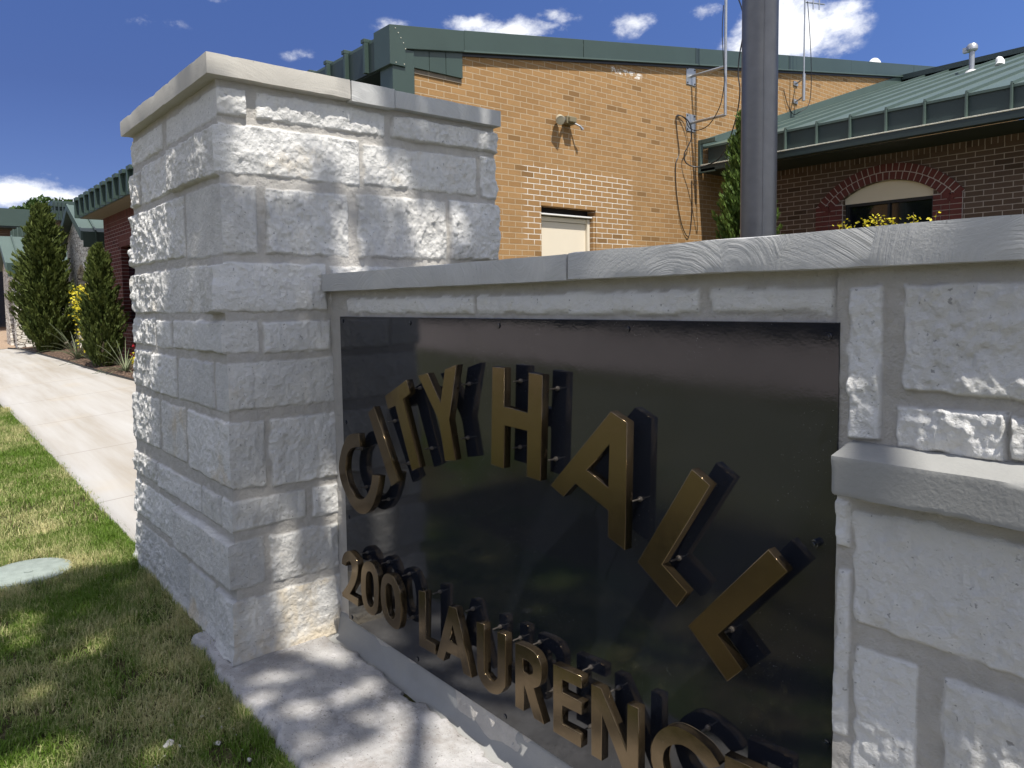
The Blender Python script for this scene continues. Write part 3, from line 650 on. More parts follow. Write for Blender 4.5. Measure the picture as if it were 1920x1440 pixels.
# window
win = MB().box(-4.956, -3.808, YWG+.12, YWG+.14, .8, 2.765).build('window', M['glass'], wing)
MB().box(-4.956, -3.808, YWG+.07, YWG+.119, 2.735, 2.772).box(-4.956,-4.915,YWG+.08,YWG+.118,.8,2.734).box(-3.85,-3.808,YWG+.08,YWG+.118,.8,2.734).box(-4.40,-4.37,YWG+.085,YWG+.118,.8,2.734).build('window_frame', M['black'], win)
pts = [(-4.956,YWG+.06,2.773)]+[(AC+ARC*math.sin(t), YWG+.06, AZ+ARC*math.cos(t)) for t in np.linspace(-math.asin(.571/ARC), math.asin(.577/ARC), 15)]+[(-3.808,YWG+.06,2.773)]
MB().prism(pts, (0,.05,0)).build('arch_panel', M['cream'], win)
# arch rings
arch = MB()
TH = math.radians(51.9)
pts = [(AC+1.19*math.sin(t), YWG-.012, AZ+1.19*math.cos(t)) for t in np.linspace(-TH, TH, 40)]+[(AC+.985*math.sin(t), YWG-.012, AZ+.985*math.cos(t)) for t in np.linspace(TH, -TH, 40)]
n = 40; bm = arch.bm
A = [bm.verts.new(p) for p in pts]; B = [bm.verts.new((p[0],p[1]+.05,p[2])) for p in pts]
for i in range(n-1):
    bm.faces.new((A[i],A[i+1],A[78-i],A[79-i])); bm.faces.new((A[i],B[i],B[i+1],A[i+1])); bm.faces.new((A[79-i],A[78-i],B[78-i],B[79-i]))
archo = arch.build('brick_arch', M['mortar'], wing)
for r0, r1, nb in ((.985,1.082,23),(1.093,1.192,26)):
    m = MB()
    for k in range(nb):
        a0 = -TH+2*TH*(k+.085)/nb; a1 = -TH+2*TH*(k+.915)/nb; d = .0025*random.random()
        m.prism([(AC+r*math.sin(t), YWG-.018-d, AZ+r*math.cos(t)) for r, t in ((r0,a0),(r1,a0),(r1,a1),(r0,a1))], (0,.03,0))
    m.build('arch_brick_ring', M['arch'], archo)
for xa, xb in ((-5.34,-4.958),(-3.806,-3.47)):
    j = MB().box(xa, xb, YWG-.012, YWG+.06, .5, 2.775).build('brick_jamb', M['mortar'], wing)
    m = MB()
    for k in range(34):
        z = 2.772-.0677*(k+1); o = .1 if k % 2 else 0
        xs = [xa]+[x for x in (xa+.095+o, xa+.195+o) if x < xb-.05]+[xb]
        zt = z+.058
        for a, b in zip(xs, xs[1:]): m.box(a+.004, b-.004, YWG-.022-.003*random.random(), YWG+.055, z, zt)
    m.build('jamb_brick', M['arch'], j)
# eave: gutter, fascia panels, ribs, roof
MB().box(XW+.05, 4.5, 9.50, 9.615, 3.385, 3.475).build('gutter', M['dgreen'], wing, bevel=.006)
MB().box(XW+.05, 4.5, 9.495, 9.61, 3.4755, 3.492).build('gutter_lip', M['putty'], wing, bevel=.003)
m = MB(); rr = []
for i in range(420):
    x = -6.6+i*.0265; hgt = .004+.012*random.random()**2; dd = .008*random.random()
    rr.append([m.bm.verts.new(p) for p in ((x,9.60-dd,3.488),(x,9.60-dd,3.492+hgt),(x,9.619,3.494+hgt),(x,9.619,3.488))])
for p, q_ in zip(rr, rr[1:]):
    for k in range(4): m.bm.faces.new((p[k],p[(k+1)%4],q_[(k+1)%4],q_[k]))
m.build('sealant_bead', M['putty'], wing)
MB().box(XW+.05, 4.5, 9.615, 10.35, 3.375, 3.384).build('soffit', M['dgreen'], wing)
MB().box(XW+.10, 4.5, 9.62, 9.65, 3.4, 3.76).build('fascia_panel', M['dgreen'], wing)
RZ = lambda y: 3.775+.31*(y-9.60)
ribx = [-5.404+.4385*k for k in range(-2, 21)]
m = MB()
for x in ribx: m.box(x-.011, x+.011, 9.575, 9.62, 3.495, 3.79)
m.each('fascia_rib', M['roofgreen'], wing, bevel=.002)
m = MB(); m.prism([(XW+.03,9.60,RZ(9.6)-.03),(XW+.03,16.6,RZ(16.6)-.03),(XW+.03,16.6,RZ(16.6)),(XW+.03,9.60,RZ(9.6))], (11.2,0,0)); m.build('metal_roof', M['roofgreen'], wing)
m = MB()
for x in ribx: m.prism([(x-.011,9.585,RZ(9.585)+.0005),(x-.011,16.6,RZ(16.6)+.0005),(x-.011,16.6,RZ(16.6)+.04),(x-.011,9.585,RZ(9.585)+.036)], (.022,0,0))
m.each('standing_seam', M['roofgreen'], wing)
MB().box(XW+.03, 4.4, 16.45, 16.8, RZ(16.6)+.0, RZ(16.6)+.10).build('ridge_cap', M['dgreen'], wing)
# flashing up the tan wall and boxed eave end
m = MB(); m.prism([(XW+.028,9.55,RZ(9.55)-.0),(XW+.028,16.6,RZ(16.6)),(XW+.028,16.6,RZ(16.6)+.135),(XW+.028,9.55,3.865)], (-.02,0,0)); m.build('wall_flashing', M['roofgreen'], wing, bevel=.002, seg=1)
m = MB(); m.box(XW+.005, XW+.05, 9.50, 9.56, 3.37, 3.86).box(XW+.05, XW+.30, 9.50, 9.56, 3.80, 3.86).box(XW+.05, XW+.30, 9.50, 9.56, 3.37, 3.43); m.build('eave_end_frame', M['roofgreen'], wing, bevel=.003)
# pipe vent, jack
x, y = -4.72, 14.29; z = RZ(y); m = MB(); m.tube([(x,y,z-.03),(x,y,z+.36)], .042, 20); m.tube([(x,y,z+.33),(x,y,z+.36),(x,y,z+.42),(x,y,z+.455),(x,y,z+.46)], [.055,.085,.085,.06,.02], 20)
m.box(x-.13, x-.05, y-.04, y+.04, z+.33, z+.41)
pv = m.build('vent_pipe', M['steel'], wing, smooth=True)
MB().tube([(x,y,z-.02),(x,y,z+.015),(x,y,z+.03)], [.10,.085,.05], 20).build('flashing_collar', M['white'], pv, smooth=True)
x, y = -4.33, 14.4; z = RZ(y); m = MB(); m.tube([(x,y-.05,z-.02),(x,y-.01,z+.05),(x-.03,y,z+.10),(x-.05,y,z+.13)], [.07,.06,.055,.03], 14); m.build('roof_jack', M['white'], wing, smooth=True)

# ------------------------------------------------------------------ red wing (far left)
rw = empty('brick_wing', 'dark red brick wing with ribbed green eave behind the two conifers at left', 'building')
YR = 3.4
m = MB().box(-16.4, -15.1, YR, YR+.25, 0, 3.05).box(-15.1, -9.2, YR, YR+.25, 2.83, 3.05).box(-15.1,-9.2,YR,YR+.25,0,1.2).box(-13.6,-9.2,YR,YR+.25,1.2,2.83); m.build('brick_wall', M['redbrick'], rw)
MB().box(-16.4, -9.2, YR-.004, YR+.25, 3.05, 3.262).build('soldier_course', M['redsold'], rw)
MB().box(-15.1, -13.6, YR+.12, YR+.14, 1.2, 2.83).build('window', M['glass'], rw)
MB().box(-15.22, -13.5, YR-.01, YR+.1, 2.62, 2.83).build('window_lintel', M['redsold'], rw)
MB().box(-16.4, -16.15, YR+.25, 9, 0, 3.25).build('end_wall', M['redbrick'], rw)
MB().box(-16.6, -9, 3.0, 3.03, 3.27, 3.62).build('fascia_panel', M['green'], rw)
m = MB()
for k in range(17):
    x = -16.58+.46*k; m.box(x-.02, x+.02, 2.93, 3.0, 3.27, 3.66); m.box(x-.02, x+.16, 2.94, 3.0, 3.60, 3.665)
m.each('fascia_rib', M['green'], rw, bevel=.003)
MB().box(-16.6, -9, 3.03, 8.5, 3.263, 3.272).build('soffit', M['soffit'], rw)
MB().box(-16.6, -16.56, 3.03, 8.5, 3.273, 3.62).build('end_fascia', M['green'], rw)
m = MB(); m.prism([(-16.6,2.99,3.621),(-16.6,8.5,4.6),(-16.6,8.5,4.64),(-16.6,2.99,3.66)], (7.6,0,0)); m.build('metal_roof', M['roofgreen'], rw)

# ------------------------------------------------------------------ stone gabled porches
def porch(label, xc, half, yf, depth, zb, ze, za, ax, aw, azs, azt):
    p = empty('gabled_porch', label, 'porch', 'gabled stone porches of the far entrance')
    n = 10
    arc = [(ax+aw*math.cos(t), azs+(azt-azs)*math.sin(t)) for t in np.linspace(math.pi, 0, n)]
    outl = [(xc-half+.1, zb), (ax-aw, zb)]+arc+[(ax+aw, zb), (xc+half-.1, zb), (xc+half-.1, ze), (xc, za-.08), (xc-half+.1, ze)]
    # split in two halves so that the polygons stay simple
    bm = MB(); left = [(xc-half+.1,zb),(ax-aw,zb)]+arc[:n//2]+[(ax,azt),(xc,za-.08),(xc-half+.1,ze)]
    right = [(xc,za-.08),(ax,azt)]+arc[n//2:]+[(ax+aw,zb),(xc+half-.1,zb),(xc+half-.1,ze)]
    for pl in (left, right): bm.prism([(x, yf, z) for x, z in pl], (0,.45,0))
    bm.build('stone_front', M['rubble'], p)
    MB().box(xc+half-.45, xc+half-.101, yf+.452, yf+depth, zb, ze).box(xc-half+.101, xc-half+.45, yf+.452, yf+depth, zb, ze).each('side_wall', M['rubble'], p)
    MB().box(xc-half+.46, xc+half-.46, yf+depth-.2, yf+depth, zb, ze).build('back_wall', M['soffit'], p)
    rise = (za-ze)/half
    m = MB()
    for s in (-1, 1):
        m.prism([(xc,yf-.12,za),(xc+s*(half+.08),yf-.12,ze-.08*rise),(xc+s*(half+.08),yf-.12,ze+.05),(xc,yf-.12,za+.10)], (0,depth+.1,0))
    m.build('metal_roof', M['roofgreen'], p)
    m = MB()
    for k in range(int(depth/.42)):
        y = yf+.1+.42*k
        for s in (-1, 1): m.prism([(xc+s*.02,y,za+.10),(xc+s*(half+.08),y,ze+.05),(xc+s*(half+.08),y,ze+.085),(xc+s*.02,y,za+.135)], (0,.03,0))
    m.each('standing_seam', M['green'], p)
    MB().box(xc+half+.08, xc+half+.11, yf-.12, yf+depth, ze-.26, ze+.05).build('side_fascia', M['green'], p)
    m = MB()
    for k in range(int(depth/.42)): m.box(xc+half+.11, xc+half+.15, yf+.1+.42*k, yf+.13+.42*k, ze-.26, ze+.06)
    m.each('fascia_rib', M['green'], p)
    m = MB()
    for s in (-1, 1): m.prism([(xc,yf-.16,za-.02),(xc+s*(half+.10),yf-.16,ze-.13),(xc+s*(half+.10),yf-.16,ze+.06),(xc,yf-.16,za+.12)], (0,.038,0))
    m.each('verge_board', M['roofgreen'], p)
    return p
porch('stone gabled porch between the big conifer and the red brick wing', -18.05, 1.25, 3.2, 3.4, .4, 2.98, 3.60, -17.75, .62, 1.7, 2.42)
porch('stone gabled porch at the far left edge, left of the big conifer', -21.15, 1.05, 2.25, 2.6, .45, 2.50, 3.14, -20.95, .42, 1.3, 2.25)
fb = empty('entrance_building', 'far entrance block with green ribbed eaves and brown wall above the porches', 'building')
MB().box(-38, -30, 1.5, 14, .5, 4.2).build('brown_wall', M['brown'], fb)
MB().box(-38, -29.2, .8, 4.1, 4.25, 4.82).build('roof_fascia', M['green'], fb)
MB().box(-38, -29.25, .9, 4.05, 4.2, 4.249).build('soffit', M['dgreen'], fb)
MB().box(-29.99, -29.95, 2.4, 3.05, .9, 3.0).build('entrance_door', M['glass'], fb)
MB().box(-29.99, -29.93, 2.35, 2.399, .9, 3.05).box(-29.99,-29.93,3.051,3.10,.9,3.05).build('door_frame', M['arch'], fb)
m = MB(); m.prism([(-26,2.9,3.55),(-26,4.3,4.05),(-26,4.3,4.55),(-26,2.9,3.80)], (-.1,0,0)); m.build('sloping_fascia', M['green'], fb)
m = MB()
for k in range(12): m.box(-25.99, -25.95, 2.95+.11*k, 2.98+.11*k, 3.58+.04*k, 3.86+.055*k)
m.each('fascia_rib', M['roofgreen'], fb)
MB().box(-26.2, -22.05, 3.4, 9, 3.78, 4.12).box(-26.2,-22.0,3.40,9,4.121,4.27).build('eave_block', M['green'], fb)
m = MB()
for k in range(4): m.box(-21.99+.0, -21.93, 3.42+.09*k, 3.45+.09*k, 3.78, 4.22)
m.each('eave_rib', M['dgreen'], fb)
MB().box(-26, -22.3, 3.6, 9, .4, 3.779).build('inner_wall', M['brown'], fb)

# ------------------------------------------------------------------ small things on the hall wall
fl = empty('security_floodlight', 'small twin floodlight fixture with round lamp on the tan brick wall', 'light')
MB().box(XW+.001, XW+.10, 6.655, 6.80, 3.70, 3.80).box(XW+.10,XW+.14,6.67,6.785,3.715,3.785).build('junction_box', m_plain('dull_bronze_box', (.20,.17,.10), .5), fl, bevel=.01)
MB().tube([(XW+.05,6.66,3.74),(XW+.10,6.60,3.755),(XW+.16,6.55,3.73)], .016, 8).build('arm', M['steel'], fl)
MB().tube([(XW+.05,6.57,3.78),(XW+.08,6.54,3.75),(XW+.135,6.50,3.71),(XW+.145,6.495,3.705)], [.025,.05,.060,.055], 20).build('lamp_head', m_plain('lamp_glass', (.42,.38,.28), .25), fl, smooth=True)
MB().tube([(XW+.05,6.80,3.74),(XW+.12,6.86,3.69),(XW+.13,6.90,3.65)], [.012,.012,.02], 8).build('sensor', M['steel'], fl)

def antenna(name, label):
    return empty(name, label, 'antenna')
am = antenna('antenna_mast', 'pale antenna mast pipe on two wall brackets left of the grey pole')
XP, YP = XW+.585, 9.32
MB().tube([(XP,YP,4.085),(XP,YP,8.5)], .0205, 16).build('mast_pipe', M['steel'], am, smooth=True)
for zc in (4.76, 4.09):
    b = MB().box(XW+.001, XW+.012, 9.205, 9.425, zc-.125, zc+.125).build('bracket_plate', M['steel'], am, bevel=.003, seg=1)
    m = MB()
    for dy in (-.085,.085):
        for dz in (-.1,.1): m.tube([(XW+.012,9.315+dy,zc+dz),(XW+.02,9.315+dy,zc+dz)], .011, 6)
    m.each('bolt', M['black'], b)
    MB().tube([(XW+.012,YP,zc),(XP-.005,YP,zc)], .021, 14).build('bracket_arm', M['steel'], b, smooth=True)
def cr(pts, k=6):
    P = [Vector(p) for p in pts]; out = []
    for i in range(len(P)-1):
        p0, p1, p2, p3 = P[max(i-1,0)], P[i], P[i+1], P[min(i+2,len(P)-1)]
        for j in range(k):
            t = j/k; out.append(.5*((2*p1)+(p2-p0)*t+(2*p0-5*p1+4*p2-p3)*t*t+(3*p1-p0-3*p2+p3)*t**3))
    return out+[P[-1]]
MB().tube(cr([(-6.19,9.3,5.6),(-6.2,9.29,5.2),(-6.17,9.3,4.62),(-6.18,9.3,4.45),(-6.22,9.29,4.25),(-6.30,9.28,4.1),(-6.42,9.27,3.98),(-6.6,9.27,3.95),(-6.70,9.22,4.0),(-6.72,9.15,4.12),(-6.735,9.0,4.16),(-6.74,8.96,4.12)]), .0065, 6).build('coax_cable', M['black'], am, smooth=True)
MB().tube(cr([(-6.735,8.95,4.12),(-6.735,8.985,3.88),(-6.735,9.03,3.62),(-6.735,8.955,3.48),(-6.735,8.945,3.28),(-6.735,8.98,2.98),(-6.735,9.06,2.67),(-6.735,9.15,2.5),(-6.73,9.24,2.42),(-6.735,9.30,2.51),(-6.735,9.34,2.77),(-6.735,9.345,3.05),(-6.735,9.33,3.25)]), .0065, 6).build('wall_cable', M['black'], am, smooth=True)
MB().tube(cr([(-6.74,8.96,4.13),(-6.72,9.04,4.15),(-6.68,9.14,4.10),(-6.66,9.2,4.0),(-6.66,9.22,3.85),(-6.68,9.16,3.72),(-6.70,9.1,3.60),(-6.68,9.12,3.48),(-6.60,9.22,3.42),(-6.45,9.3,3.43),(-6.28,9.34,3.50),(-6.15,9.35,3.66),(-6.05,9.34,3.88),(-5.97,9.33,4.12),(-5.92,9.3,4.38),(-5.95,9.3,4.6),(-5.93,9.3,4.85),(-5.85,9.25,5.1),(-5.83,9.2,5.4),(-5.95,9.1,5.8)]), .009, 6).build('drop_cable', M['black'], am, smooth=True)
a2 = antenna('antenna_mast', 'thin grey antenna mast with crossbar right of the grey pole')
XQ = XW+.28; YQ = 12.05
def q(px, y): return px
MB().tube([(XQ,YQ,4.92),(XQ,YQ,8.2)], .0135, 12).build('mast_pipe', M['steel'], a2, smooth=True)
MB().tube([(XQ,YQ,4.78),(XQ,YQ,5.22)], .027, 12).build('mast_sleeve', M['steel'], a2, smooth=True)
m = MB()
for zc in (5.16, 4.86): m.box(XW+.001, XW+.02, YQ+.16, YQ+.30, zc-.035, zc+.035); m.tube([(XW+.02,YQ+.23,zc),(XW+.12,YQ+.16,zc),(XQ,YQ,zc)], .014, 8)
m.build('wall_bracket', M['steel'], a2)
MB().tube([(XQ,YQ,6.38),(XQ+.05,YQ+.55,6.46)], .012, 8).tube([(XQ+.04,YQ+.2,6.30),(XQ+.04,YQ+.2,6.5)], .01, 6).tube([(XQ+.04,YQ+.4,6.34),(XQ+.04,YQ+.4,6.54)], .01, 6).build('crossbar', M['steel'], a2)
MB().tube(cr([(XQ+.02,YQ+.05,6.4),(XQ+.03,YQ+.12,5.9),(XQ+.02,YQ+.2,5.4),(XQ,YQ+.24,4.95),(XQ-.02,YQ+.18,4.72),(XQ-.1,YQ+.05,4.62),(XW+.05,YQ+.1,4.62),(XW+.03,YQ-.05,4.75),(XW+.02,YQ-.17,4.98)]), .0065, 6).build('coax_cable', M['black'], a2, smooth=True)

# ------------------------------------------------------------------ flagpole
fp = empty('flagpole', 'thick dark grey metal pole rising behind the sign wall', 'pole')
px, py = -1.632, 2.70
MB().tube([(px,py,.03),(px,py,6.0),(px,py,12)], [.0685,.0675,.055], 48).build('pole_shaft', M['pole'], fp, smooth=True)
MB().tube([(px,py,.0),(px,py,.05),(px,py,.09)], [.15,.14,.075], 32).build('base_collar', M['pole'], fp, smooth=True)
MB().tube([(px+.0480,py-.0480,.1),(px+.0474,py-.0474,6)], .0025, 6).build('weld_seam', M['pole'], fp)
# ------------------------------------------------------------------ ground
def sheet(name, xs, ys, dz, mat, mask=None, nz=0., seed=3):
    X, Y = np.meshgrid(np.array(xs, float), np.array(ys, float), indexing='ij')
    Z = ground_z(X, Y)+dz
    if nz: Z = Z+nz*fbm(X*3, Y*3, X*0, seed, 4)
    return link(name, np_mesh(name, np.stack([X, Y, Z], -1).reshape(-1, 3), grid_faces(*X.shape)), mat, None, True)
xs = np.concatenate([[-400,-150,-60,-40,-30,-25], np.linspace(-24,-8,40), np.linspace(-7.8,2,260), [3,4,6,9,14,25,60,150,400]])
ys = np.concatenate([[-400,-120,-50,-30,-20,-12,-8,-5,-3,-2,-1.5,-1], np.linspace(-.8,1.1,80), np.linspace(1.2,10,30), [12,20,40,100,400]])
tag(sheet('lawn', xs, ys, -.022, M['soil'], nz=.006), kind='structure')
# walk: edge at y = 1.09 runs left from the pillar; mulch edge on its far side
ex = [(-22.5,1.9),(-20.8,2.0),(-19.85,2.28),(-17.95,2.42),(-16.4,2.53),(-14.0,2.64),(-12.1,2.79),(-10,2.95),(-8,3.3),(-4.3,3.5)]
def mulch_y(x): return np.interp(x, [e[0] for e in ex], [e[1] for e in ex])
us = np.linspace(-20.6, -4.0, 300); vv = np.concatenate([[0], np.linspace(.002, 1, 14)]); U, V = np.meshgrid(us, vv, indexing='ij')
Yl = 1.085+.003*noise3(U*1.3, U*0, U*0, 9); Y = Yl+(mulch_y(U)-Yl)*V; Z = ground_z(U, Y)+.012-.06*(V == 0)
tag(link('walk', np_mesh('walk', np.stack([U, Y, Z], -1).reshape(-1, 3), grid_faces(*U.shape)), M['path'], None, True), kind='structure')
us = np.linspace(-34, -20.55, 60); U, V = np.meshgrid(us, vv, indexing='ij'); Y = -3+(7)*V; Z = ground_z(U, Y)+.018
tag(link('entrance_plaza', np_mesh('entrance_plaza', np.stack([U, Y, Z], -1).reshape(-1, 3), grid_faces(*U.shape)), M['plaza'], None, True), kind='structure')
mm = NT('bark_mulch'); c = mm.ramp(mm.noise(26, 5, .75), [(.35,(.035,.022,.015)),(.5,(.12,.075,.05)),(.65,(.27,.18,.12))]); mm.bump((mm.noise(22, 4, .8), .05, 1.)); mm.fin(c, .95)
us = np.linspace(-20.5, -4.0, 400); vv = np.linspace(0, 1, 40); U, V = np.meshgrid(us, vv, indexing='ij'); Y = mulch_y(U)+.02+(5.2-mulch_y(U))*V
Z = ground_z(U, Y)+.0+.03*sstep(0, .05, V)+.016*fbm(U*16, Y*16, U*0, 41, 3)
tag(link('mulch_bed', np_mesh('mulch_bed', np.stack([U, Y, Z], -1).reshape(-1, 3), grid_faces(*U.shape)), mm.m, None, True), kind='structure')
m = MB(); P = [(x, mulch_y(x)+.008, float(ground_z(x, mulch_y(x)))) for x in np.linspace(-20.5, -4.2, 120)]
bm = m.bm; rings = [[bm.verts.new((x,y-.006,z-.05)), bm.verts.new((x,y-.006,z+.045)), bm.verts.new((x,y+.006,z+.045)), bm.verts.new((x,y+.006,z-.05))] for x, y, z in P]
for a, b in zip(rings, rings[1:]):
    for k in range(4): bm.faces.new((a[k],a[(k+1)%4],b[(k+1)%4],b[k]))
tag(m.build('bed_edging', M['black']), 'thin black metal edging strip between the white walk and the mulch bed', 'edging')

# ------------------------------------------------------------------ leaf tools
def leaf_mesh(name, c, d, L, W, mat, tone, parent=None, bend=None):
    """diamond leaves: c centres, d unit directions, L lengths, W widths"""
    n = len(c); d = d/np.linalg.norm(d, axis=1, keepdims=True)
    r = rng.normal(size=(n, 3)); s = np.cross(d, r); s /= np.linalg.norm(s, axis=1, keepdims=True)+1e-9
    L = np.broadcast_to(L, n)[:, None]; W = np.broadcast_to(W, n)[:, None]
    nrm = np.cross(d, s)
    co = np.stack([c-d*L*.5, c+s*W*.5+nrm*W*.1, c+d*L*.5, c-s*W*.5+nrm*W*.1], 1).reshape(-1, 3)
    f = np.arange(4*n).reshape(-1, 4)
    return link(name, np_mesh(name, co, f, dict(tone=np.repeat(tone, 4))), mat, parent)
def rdir(n):
    v = rng.normal(size=(n, 3)); return v/np.linalg.norm(v, axis=1, keepdims=True)

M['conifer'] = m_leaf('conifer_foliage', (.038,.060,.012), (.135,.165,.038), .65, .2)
M['conifer2'] = m_leaf('bright_conifer_foliage', (.045,.085,.016), (.15,.22,.045), .6, .2)
M['yellow'] = m_leaf('yellow_leaves', (.58,.48,.02), (.84,.76,.08), .55, .35)
M['strap'] = m_leaf('grey_green_straps', (.10,.13,.07), (.26,.29,.17), .6, .1)
M['grass'] = m_leaf('turf_blades', (.115,.20,.022), (.60,.54,.28), .6, .3)
M['broad'] = m_leaf('broad_leaves', (.028,.06,.012), (.085,.14,.03), .55, .18)
M['red'] = m_leaf('red_petals', (.35,.01,.02), (.6,.04,.05), .5, .2)

def conifer(label, bx, by, h, w, nb, ns, mat, seed, lobe=.12, slen=.085, swid=.026, group=None):
    rg = np.random.default_rng(seed); z0 = float(ground_z(bx, by))+.01
    o = empty('conifer_tree', label, 'conifer', group); o.location = (bx, by, z0)
    MB().tube([(0,0,-.05),(.01,0,h*.5),(0,.01,h*.92)], [.05,.03,.008], 8).build('trunk', M['bark'], o)
    t = rg.random(nb)**1.15; ang = rg.random(nb)*2*math.pi
    prof = (1-t)**.62*(.55+.9*np.minimum(t+.05, .32)/.32*.5)
    lump = 1+lobe*np.sin(ang*3+t*9+seed)+lobe*np.sin(ang*5-t*14)+rg.normal(0, .11, nb)
    rad = w/2*prof*lump+.02; zt = .03*h+t*h*.93+rg.random(nb)*.05*h
    tip = np.stack([np.cos(ang)*rad, np.sin(ang)*rad, np.minimum(zt+.10*h*(1-t*.5), h*1.0)], 1)
    bs = np.stack([np.cos(ang)*rad*.25, np.sin(ang)*rad*.25, np.maximum(zt-.10*h*(1-t), .02)], 1)
    k = rg.random((nb, ns))**.62; P = bs[:, None]+(tip-bs)[:, None]*k[..., None]
    spread = .030*(1.25-k)*(h/2.2)**.5
    P = P+rg.normal(size=P.shape)*spread[..., None]
    D = (tip-bs)[:, None]/np.linalg.norm(tip-bs, axis=1)[:, None, None]+rg.normal(size=P.shape)*.38+np.array([0,0,.45])
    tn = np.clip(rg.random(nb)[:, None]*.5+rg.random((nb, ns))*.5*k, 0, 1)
    P = P.reshape(-1, 3); P[:, 2] = np.maximum(P[:, 2], .015)
    n = len(P); leaf_mesh('foliage', P, D.reshape(-1, 3), slen*(.6+.8*rg.random(n)), swid*(.6+.8*rg.random(n)), mat, tn.ravel(), o)
    return o
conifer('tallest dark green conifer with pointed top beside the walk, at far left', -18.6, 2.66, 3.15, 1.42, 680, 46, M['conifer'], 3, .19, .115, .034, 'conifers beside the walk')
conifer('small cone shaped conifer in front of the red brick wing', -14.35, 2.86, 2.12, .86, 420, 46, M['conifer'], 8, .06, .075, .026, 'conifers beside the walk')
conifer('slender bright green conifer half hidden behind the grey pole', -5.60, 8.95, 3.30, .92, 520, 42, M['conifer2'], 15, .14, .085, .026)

def leafy(name, label, cat, bx, by, h, w, n, mat, seed, z=None, ls=.05, group=None, base=.25, stems=14):
    rg = np.random.default_rng(seed); z0 = float(ground_z(bx, by)) if z is None else z
    o = empty(name, label, cat, group); o.location = (bx, by, z0)
    m = MB(); tips = []
    for i in range(stems):
        a = rg.random()*6.28; r = w/2*(.35+.65*rg.random()); hh = h*(.62+.38*rg.random())
        p = [(0.02*math.cos(a),.02*math.sin(a),-.03),(r*.45*math.cos(a),r*.45*math.sin(a),hh*.55),(r*math.cos(a),r*math.sin(a),hh)]
        m.tube(p, [.010,.007,.003], 5); tips.append(p)
    m.build('stems', M['bark'], o)
    T = np.array(tips); idx = rg.integers(0, stems, n); k = base+(1-base)*rg.random(n)**.8
    P = np.where((k < .5)[:, None], T[idx,0]+(T[idx,1]-T[idx,0])*(k*2)[:, None], T[idx,1]+(T[idx,2]-T[idx,1])*(k*2-1)[:, None])
    P = P+rg.normal(size=P.shape)*np.array([.16,.16,.06])*w*(.3+.5*rg.random(n))[:, None]
    P[:, 2] = np.maximum(P[:, 2], .02)
    leaf_mesh('foliage', P, rdir(n)*np.array([1,1,.5]), ls*(.6+.8*rg.random(n)), ls*.55*(.6+.8*rg.random(n)), mat, rg.random(n), o)
    return o
leafy('yellow_shrub', 'tall bright yellow leaved shrub between the two left conifers', 'shrub', -16.1, 3.0, 1.45, .85, 2600, M['yellow'], 4, ls=.065, base=.15)
leafy('yellow_shrub', 'low yellow shrub at the mulch edge right beside the stone pillar', 'shrub', -12.35, 3.02, .42, .34, 700, M['yellow'], 5, ls=.05, base=.1)
leafy('flowering_plant', 'small plant with red flowers against the red brick wing', 'plant', -12.8, 3.2, .52, .5, 260, M['red'], 6, ls=.045, base=.75)
leafy('yellow_shrub', 'yellow shrub tips showing above the coping under the arched window, left one', 'shrub', -3.78, 8.5, 1.90, .56, 1500, M['yellow'], 7, z=.58, ls=.04, base=.5)
leafy('yellow_shrub', 'yellow shrub tips showing above the coping under the arched window, right one', 'shrub', -3.28, 8.5, 1.79, .42, 1200, M['yellow'], 9, z=.58, ls=.04, base=.5)
def straps(label, bx, by, n, ln, seed):
    rg = np.random.default_rng(seed); m = MB(); z0 = float(ground_z(bx, by))+.02; bm = m.bm
    for i in range(n):
        a = rg.random()*6.28; L = ln*(.6+.5*rg.random()); up = .35+.55*rg.random(); w = .010; pts = []
        for k in range(7):
            t = k/6; r = L*t*(1-up*.55); z = L*(up*1.25*t-(.75*(1.15-up))*t*t)
            pts.append((bx+r*math.cos(a), by+r*math.sin(a), max(z0+z, z0)))
        s = (-math.sin(a)*w, math.cos(a)*w); ra = [(bm.verts.new((p[0]+s[0]*(1-k/7),p[1]+s[1]*(1-k/7),p[2])), bm.verts.new((p[0],p[1],p[2]-.006)), bm.verts.new((p[0]-s[0]*(1-k/7),p[1]-s[1]*(1-k/7),p[2]))) for k, p in enumerate(pts)]
        for p, q in zip(ra, ra[1:]): bm.faces.new((p[0],p[1],q[1],q[0])); bm.faces.new((p[1],p[2],q[2],q[1]))
    o = m.build('strap_leaf_plant', M['strap']); at = o.data.attributes.new('tone','FLOAT','POINT'); at.data.foreach_set('value', rg.random(len(o.data.vertices)).astype(np.float32))
    return tag(o, label, 'plant', 'arching strap leaf plants in the mulch bed')
straps('arching grey green strap leaf plant at the foot of the tallest conifer', -16.2, 2.78, 46, .95, 1)
straps('arching strap leaf plant right of the small conifer, near the stone pillar', -13.2, 2.95, 40, .72, 2)
straps('sparse strap leaf plant below the tall yellow shrub', -15.1, 2.85, 24, .7, 3)

